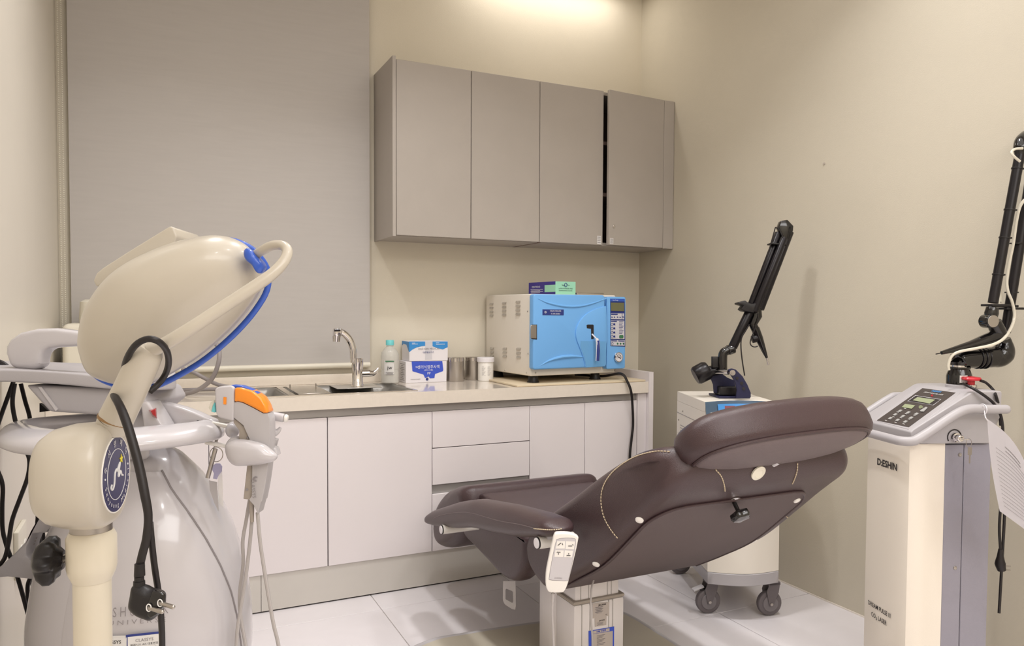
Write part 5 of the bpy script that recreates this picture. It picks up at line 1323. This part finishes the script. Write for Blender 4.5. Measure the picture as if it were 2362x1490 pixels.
obj('steel_rod', B().cyl(D(506, 988, 1.68), D(496, 1030, 1.68), px(3.4, 1.68)).cyl(D(497, 1035, 1.68), D(479, 1102, 1.68), px(5, 1.68)), M['steelsat'], kt)
c = D(499, 1048, 1.68); obj('ring', B().tube([c+RT*math.cos(a)*px(15, 1.68)+UP*math.sin(a)*px(17, 1.68) for a in [2*PI*k/28 for k in range(28)]], .0010, 6, closed=True), M['steelsat'], kt)
b = B(); slab(b, [(491, 1074), (497, 1069), (507, 1069), (512, 1076), (511, 1088), (503, 1097), (500, 1106), (491, 1104), (493, 1092), (489, 1084)], 1.675, .003); obj('lilac_tag', b, M['lilac'], kt, bev=.001)
b = B(); slab(b, [(482, 1108), (500, 1112), (504, 1180), (494, 1160), (484, 1130)], 1.68, .0015); obj('grey_tag', b, M['bodygrey2'], kt)
b = B(); slab(b, [(506, 1072), (512, 1080), (515, 1170), (504, 1160), (502, 1112)], 1.685, .0006); obj('plastic_sleeve', b, M['pet'], kt)
# black cables by the left wall
def cab(name, pts, d, r, label):
    o = obj(name, B().tube(cr([D(q[0], q[1], d+(q[2] if len(q) > 2 else 0)) for q in pts], 6), r, 8), M['rubber']); tag(o, label, 'cable'); return o
r_ = px(4.6, 1.74)
cab('black_cable', ((31, 880), (22, 905), (10, 938), (0, 966), (-14, 1010), (-22, 1060), (-6, 1085), (6, 1120), (5, 1170), (6, 1220), (14, 1255), (26, 1290), (40, 1330), (60, 1400), (80, 1480), (85, 1600)), 1.74, r_, 'black cable nearest the left photo edge, dropping down the left wall')
cab('black_cable', ((34, 885), (29, 920), (31, 950), (42, 995), (58, 1035), (68, 1062), (64, 1100), (46, 1150), (28, 1200), (20, 1250), (12, 1284), (0, 1302), (-20, 1318), (-30, 1400), (-25, 1600)), 1.70, r_, 'black cable bulging right then swinging back to the left photo edge')
cab('black_cable', ((48, 885), (58, 925), (68, 960), (74, 1005), (82, 1060), (88, 1120), (89, 1170), (86, 1210), (88, 1260), (74, 1320), (64, 1350), (66, 1385), (78, 1420), (96, 1452), (100, 1500), (100, 1620)), 1.78, r_, 'black cable running behind the grey tail bracket and looping left below it')
cab('black_cable', ((99, 1020), (99, 1060), (95, 1115), (90, 1160), (87, 1195), (92, 1250), (80, 1320), (74, 1340), (84, 1385), (98, 1425), (96, 1470), (94, 1620)), 1.80, r_, 'middle black cable hanging below the carrier ring')
cab('black_cable', ((111, 1030), (112, 1075), (105, 1130), (98, 1180), (100, 1240), (112, 1300), (112, 1345), (108, 1388), (96, 1432), (88, 1470), (87, 1500), (84, 1620)), 1.83, r_, 'rightmost black cable beside the pole, below the star knob')
cab('black_cable', ((-30, 830), (-5, 834), (12, 842), (26, 856)), 1.72, px(6, 1.72), 'short thick black cable entering the screen slab at the left photo edge')
# grey hose loop lying on the worktop
ho = thing('hose', at(450, 905, z=.86), 'grey hose looping over the left end of the worktop beside the sink', 'hose')
h1_ = cr([at(384, 908, d=2.95), at(420, 909, d=2.95), at(455, 900, d=2.92), at(485, 878, d=2.9), at(500, 850, d=2.88), at(506, 820, d=2.88), at(500, 795, d=2.9), at(470, 775, d=2.95), at(430, 770, d=3.0)], 6)
for p in h1_: p.z = max(p.z, .862)
obj('hose_loop', B().tube(h1_, px(5.2, 2.93), 10), M['hose'], ho)
h2_ = cr([at(420, 850, d=2.98), at(445, 858, d=2.98), at(475, 874, d=3.0), at(505, 888, d=3.04), at(540, 893, d=3.1)], 5)
for p in h2_: p.z = max(p.z, .860)
obj('hose_loop', B().tube(h2_, px(4.6, 3), 10), M['hose'], ho)
h3_ = cr([at(400, 900, d=3.1), at(440, 892, d=3.12), at(480, 889, d=3.14), at(520, 893, d=3.15)], 5)
for p in h3_: p.z = .860
obj('hose_loop', B().tube(h3_, px(4.6, 3), 10), M['hose'], ho)
pbk = at(372, 912, z=.8505)
obj('connector', B().box(at(372, 910, d=2.95)*1, (.045, .03, .028), (RT, V((FW.x, FW.y, 0)), Z)), M['dark'], ho, bev=.003)
cap_ = thing('white_appliance', (-2.55, -.2, .851), 'cream appliance with stepped top on the worktop behind the lamp head', 'appliance')
aa = at(152, 800, y=-.15).x; ab = at(345, 800, y=-.15).x; zt__ = at(170, 745, y=-.15).z
obj('appliance_body', B().bb((aa, -.30, .8512), (ab, -.045, zt__)), M['pvc'], cap_, bev=.025, seg=5)
obj('seam_line', B().bb((aa-.0008, -.301, .952), (ab+.0008, -.046, .956)), M['brass'], cap_)
zk = at(190, 690, y=-.15).z
obj('top_knob', B().lathe([(.0, 0), (.05, 0), (.052, .02), (.047, zk-zt__-.01), (.03, zk-zt__), (0, zk-zt__)], V((at(213, 720, y=-.15).x+.005, -.15, zt__-.001))), M['pvc'], cap_)

# ------------------------------------------------------------------ lamp on its stand, front left
def Lm(u, v, d=1.0): return at(u, v, d=d)
ls = thing('lamp_stand', V((Lm(212, 1300).x, Lm(212, 1300).y, 0)), 'cream floor-standing lamp with tilted oval head, blue rim and black star knob', 'lamp')
PO = V((Lm(212, 1300).x, Lm(212, 1300).y, 0)); q_ = 1.0/FPX
def zof(v): return Lm(212, v).z
obj('pole', B().lathe([(.0, 0), (40*q_, 0), (40*q_, 1)], V((PO.x, PO.y, .06))) if 0 else B().cyl(V((PO.x, PO.y, .06)), V((PO.x, PO.y, zof(1330))), 40*q_, seg=36), M['ivory2'], ls)
zz0, zz1 = zof(1338), zof(1222)
obj('sleeve', B().lathe([(0, 0), (41*q_, 0), (50*q_, .012), (52.5*q_, .020), (52.5*q_, zz1-zz0-.008), (45*q_, zz1-zz0), (0, zz1-zz0)], V((PO.x, PO.y, zz0)), Z, 40), M['ivory2'], ls)
obj('steel_collar', B().lathe([(0, 0), (41*q_, 0), (44*q_, .002), (44*q_, zof(1193)-zof(1227)), (0, zof(1193)-zof(1227))], V((PO.x, PO.y, zof(1227))), Z, 40), M['steelsat'], ls)
obj('collar_gap', B().cyl(V((PO.x, PO.y, zof(1232))), V((PO.x, PO.y, zof(1226))), 40*q_, seg=36), M['ink'], ls)
# five star base with castors below the frame
for k in range(5):
    a = 2*PI*k/5+.5; e = V((math.cos(a), math.sin(a), 0))
    ft = obj('base_leg', B().tube([V((PO.x, PO.y, .085)), V((PO.x, PO.y, .08))+e*.10, V((PO.x, PO.y, .06))+e*.19], [.018, .016, .012], 12), M['ivory2'], ls)
    c = V((PO.x, PO.y, .0255))+e*.19; s_d = V((-e.y, e.x, 0)); obj('castor', B().cyl(c-s_d*.01, c+s_d*.01, .025), M['dark'], ft, bev=.002, seg=1)
obj('base_hub', B().cyl(V((PO.x, PO.y, .05)), V((PO.x, PO.y, .12)), .035), M['ivory2'], ls, bev=.004)
# star knob
kc = Lm(112, 1293, .99); kax = -(RT*.93+FW*.25).normalized()
e1 = kax.cross(Z).normalized(); e2 = kax.cross(e1)
def lobes(h, r, dep=.19): return [kc-kax*h+(e1*math.cos(a)+e2*math.sin(a))*r*(1+dep*math.cos(6*a)) for a in [2*PI*i/60 for i in range(60)]]
kn = obj('star_knob', B().loft([lobes(-.017, .004, 0), lobes(-.0165, .014, .02), lobes(-.011, .0235, .1), lobes(-.003, .0275), lobes(.005, .0275), lobes(.010, .024), lobes(.011, .018, .05), lobes(.018, .012, 0), lobes(.018, .004, 0)]), M['dark'], ls, smooth=50)
bs, be_ = kc-kax*.014, Lm(166, 1283, .985)
bp2 = B().cyl(bs, be_, .0052, seg=14)
for k in range(7): c = bs+(be_-bs)*(.35+.09*k); bp2.tube([c+(e1*math.cos(a)+e2*math.sin(a))*.0056 for a in [2*PI*i/14 for i in range(14)]], .0009, 5, closed=True)
obj('knob_bolt', bp2, M['steelsat'], kn)
# joint drum
dn_ = V((.958, -.287, 0)); du = V((-dn_.y, dn_.x, 0)); 
fc0 = Lm(264, 1090, .985)
def drum(r, h, ex=2.5):
    out = []
    for i in range(56):
        a = 2*PI*i/56; ca_, sa_ = math.cos(a), math.sin(a)
        out.append(fc0+dn_*h+du*r*math.copysign(abs(ca_)**(2/ex), ca_)+Z*(-.002+r*1.03*math.copysign(abs(sa_)**(2/ex), sa_)))
    return out
drm = obj('joint_housing', B().loft([drum(.01, -.088), drum(.036, -.087), drum(.05, -.082), drum(.059, -.070), drum(.0645, -.050), drum(.0665, -.025), drum(.0655, -.010), drum(.061, -.002), drum(.055, .0015, 2.1), drum(.052, .0015, 2)]), M['ivory'], ls, smooth=70)
dc = fc0+dn_*.0018-Z*.002
dax = V((0, 0, 1)); dr2 = Z.cross(dn_)  # reading direction seen from outside
def dd_(x, y, o=.0): return dc+dr2*x+Z*y+dn_*o
obj('badge', B().cyl(dc-dn_*.002, dc+dn_*.001, .0485, seg=56), M['badge'], drm)
obj('badge_rim', B().tube([dd_(.0495*math.cos(a), .0495*math.sin(a)) for a in [2*PI*i/56 for i in range(56)]], .0012, 6, closed=True), M['white'], drm)
obj('badge_circle', B().tube([dd_(.033*math.cos(a), .033*math.sin(a), .0012) for a in [2*PI*i/48 for i in range(48)]], .0005, 5, closed=True), M['label'], drm)
for s_tr, a0, da_ in (('주서영메디', 162, -31), ('Seoyoung Medical', 196, 10.8)):
    for i, chh in enumerate(s_tr):
        if chh == ' ': continue
        a = math.radians(a0+da_*i); up2 = (dr2*math.cos(a)+Z*math.sin(a))*(1 if da_ < 0 else -1); rt2 = up2.cross(dn_)
        text('letter', chh, .0092 if da_ > 0 else .0100, dd_(.0408*math.cos(a), .0408*math.sin(a), .0012), rt2, up2, M['label'], drm)
obj('script_logo', B().tube(cr([dd_(x, y, .0015) for x, y in ((-.019, -.010), (-.022, -.014), (-.017, -.017), (-.011, -.011), (-.008, .002), (-.002, .007), (.001, .003))], 5), .0012, 6), M['label'], drm)
obj('script_logo', B().tube(cr([dd_(x, y, .0015) for x, y in ((-.001, .004), (.008, .012), (.010, .012), (.004, -.001), (.006, -.004), (.012, .002), (.016, -.004), (.021, -.006))], 5), .0012, 6), M['label'], drm)
st_ = [dd_(.016+(.0068 if i % 2 == 0 else .0028)*math.cos(PI/2+i*PI/5), .017+(.0068 if i % 2 == 0 else .0028)*math.sin(PI/2+i*PI/5), .0012) for i in range(10)]
obj('star', B().prism(st_, dn_*.0006), M['yellow'], drm)
for a in (2, 178): obj('dot', B().cyl(dd_(.0408*math.cos(math.radians(a+6 if a < 90 else a)), .0408*math.sin(math.radians(a+6 if a < 90 else a)), .001), dd_(.0408*math.cos(math.radians(a+6 if a < 90 else a)), .0408*math.sin(math.radians(a+6 if a < 90 else a)), .0018), .0013, seg=10), M['label'], drm)
# fat arm tube and thin yoke tube
obj('arm_tube', B().tube([Lm(262, 985, .99), Lm(268, 965, .985)], [38*q_, 38*q_], 32), M['ivory'], ls)
obj('brown_line', B().tube([Lm(266, 970, .985)+V((0, 0, 0))]*0+[Lm(264.5, 972, .985), Lm(267, 966, .985)], [38.6*q_, 38.6*q_], 32), M['brass'], ls)
obj('arm_tube', B().tube([Lm(268, 965, .985), Lm(300, 900, .97), Lm(332, 830, .96), Lm(340, 812, .958), Lm(347, 798, .956)], [38*q_, 36*q_, 35*q_, 33*q_, 26*q_], 32), M['ivory'], ls, bev=0)
yk = cr([Lm(347, 806, .952), Lm(372, 798, .95), Lm(436, 760, .95), Lm(503, 716, .96), Lm(587, 661, .975), Lm(630, 630, .985), Lm(655, 603, .995), Lm(663, 580, 1.005), Lm(653, 567, 1.015), Lm(630, 566, 1.025), Lm(606, 577, 1.035), Lm(582, 593, 1.05)], 6)
obj('yoke_tube', B().tube(yk, [15.5*q_, 15*q_, 14.5*q_, 14*q_, 13*q_, 12*q_, 11.5*q_, 11.5*q_, 11*q_], 24), M['ivory'], ls, smooth=70)
# oval head
HDp = 1.09
ol = [(178, 785), (188, 728), (208, 688), (235, 651), (268, 621), (319, 591), (396, 560), (470, 544), (520, 545), (560, 560), (588, 585), (606, 618), (604, 661), (577, 708), (537, 755), (486, 802), (436, 839), (369, 876), (330, 889), (278, 889), (228, 876), (198, 856), (183, 819)]
olc = cr([V((u, v, 0)) for u, v in ol], 4, closed=True)
# the rim plane leans: right/bottom edge is nearer to the camera's right, tilt about the long axis
def hp3(u, v): 
    s = ((u-400)*.62+(v-720)*.78)      # distance across the short axis, px
    return at(u, v, d=HDp+.00030*s)
P3 = [hp3(p.x, p.y) for p in olc]; c3 = hp3(385, 725)
hb2 = B(); rings = []
nv = -(c3-CAM).normalized()
for s, o in ((.96, -.030), (.985, -.024), (.997, -.012), (1, 0), (.997, .010), (.985, .024), (.955, .042), (.90, .060), (.82, .076), (.70, .090), (.54, .101), (.36, .108), (.18, .1115), (.02, .1125)):
    rings.append([c3+(p-c3)*s*(1-o*.72/HDp)+nv*o*.72 for p in P3])
hd3 = obj('lamp_head', hb2.loft(rings), M['ivory'], ls, smooth=75)
rimp = []
b = B(); seg_ = []
N_ = len(P3)
for i in range(N_+1):
    p = P3[i % N_]; u, v = olc[i % N_].x, olc[i % N_].y
    seg_.append(c3+(p-c3)*1.0*.992+FW*.010+(RT*.62-UP*.45).normalized()*.0068)
obj('blue_rim', B().tube(seg_[:-1], .0046, 10, closed=True), M['royal'], hd3)
obj('lamp_face', B().loft([[c3+(p-c3)*.94+FW*.022 for p in P3], [c3+(p-c3)*.90+FW*.026 for p in P3]]), M['card'], hd3)
b = B(); b.prism([Lm(u, v, 1.10) for u, v in ((214, 648), (222, 630), (236, 618), (300, 577), (375, 531), (391, 521), (400, 524), (408, 545), (400, 566), (330, 606), (262, 650), (222, 662))], FW*.09)
obj('rear_block', b, M['ivory'], hd3, bev=.008, seg=4)
b = B(); b.prism([Lm(u, v, 1.14) for u, v in ((392, 524), (400, 526), (432, 545), (428, 556), (396, 562))], FW*.05); obj('rear_block', b, M['ivory'], hd3, bev=.004)
clip = cr([Lm(u, v, 1.035) for u, v in ((563, 590), (564, 577), (572, 572), (582, 578), (590, 588), (601, 600), (608, 612), (607, 622), (600, 630), (592, 628), (582, 612), (570, 602))], 4, closed=True)
obj('blue_clip', pillow(B(), clip, sum(clip, V())/len(clip), .008, .03, -FW, 6, .7), M['royal'], hd3, smooth=70)
# power cable with plug
pg = thing('power_plug', Lm(345, 1390, .90), 'black two-pin plug on a cable looped round the cream lamp arm', 'plug')
cl = cr([Lm(u, v, d) for u, v, d in ((255, 908, 1.02), (262, 912, .96), (276, 935, .935), (292, 975, .925), (306, 1020, .92), (322, 1080, .915), (334, 1140, .91), (342, 1190, .908), (338, 1240, .905), (328, 1280, .902), (322, 1306, .90))], 7)
obj('cable', B().tube(cl, [5*q_, 8.5*q_]+[9.5*q_]*3+[8.5*q_]*3, 12), M['rubber'], pg, smooth=70)
cl2 = cr([Lm(u, v, d) for u, v, d in ((283, 905, 1.02), (284, 870, .985), (292, 830, .945), (312, 797, .925), (340, 782, .92), (366, 788, .925), (384, 808, .95), (389, 835, .98), (382, 862, 1.0), (366, 885, 1.0), (346, 903, .99))], 6)
obj('cable_loop', B().tube(cl2, 7.2*q_, 12), M['rubber'], pg, smooth=70)
cl3 = cr([Lm(u, v, d) for u, v, d in ((346, 1205, .912), (350, 1250, .915), (357, 1310, .92), (366, 1370, .925), (372, 1430, .93), (374, 1500, .94), (372, 1640, .95))], 6)
obj('cable', B().tube(cl3, 6.6*q_, 10), M['rubber'], pg, smooth=70)
Dp = .895
b = B()
for k, (u0, v0, u1, v1, r0, r1) in enumerate(((322, 1300, 322, 1328, 11, 12), (321, 1330, 321, 1340, 10.5, 10.5), (321, 1340, 321, 1352, 12.5, 13))): b.cyl(Lm(u0, v0, Dp), Lm(u1, v1, Dp), r0*q_*.9, r1*q_*.9, seg=16)
stuff(obj('strain_relief', b, M['dark'], pg))
body_ = [(306, 1352), (318, 1347), (334, 1350), (350, 1358), (368, 1362), (379, 1370), (380, 1384), (378, 1400), (366, 1418), (350, 1430), (338, 1428), (318, 1420), (303, 1408), (298, 1396), (302, 1372)]
pb_ = cr([Lm(u, v, Dp) for u, v in body_], 4, closed=True)
pbd = obj('plug_body', pillow(B(), pb_, sum(pb_, V())/len(pb_), .012, .014, -FW, 7, .55), M['dark'], pg, smooth=60)
fd2 = [(350, 1364), (366, 1364), (378, 1372), (378, 1398), (362, 1418), (346, 1428), (338, 1420), (340, 1392)]
obj('plug_face', B().prism([Lm(u, v, Dp-.0125) for u, v in fd2], FW*.006), M['gloss'], pg, bev=.002)
for (u0, v0, u1, v1) in ((343, 1402, 374, 1411), (369, 1391, 399, 1400)):
    pn = obj('pin', B().cyl(Lm(u0, v0, Dp-.011), Lm(u1, v1, Dp-.020), .0026, seg=16).ball(Lm(u1, v1, Dp-.020), .0026, seg=10), M['steelsat'], pg)
    obj('pin_ring', B().tube([Lm(u0, v0, Dp-.0145)+RT*math.cos(a)*.0028+UP*math.sin(a)*.0042 for a in [2*PI*i/20 for i in range(20)]], .0007, 5, closed=True), M['label'], pg)
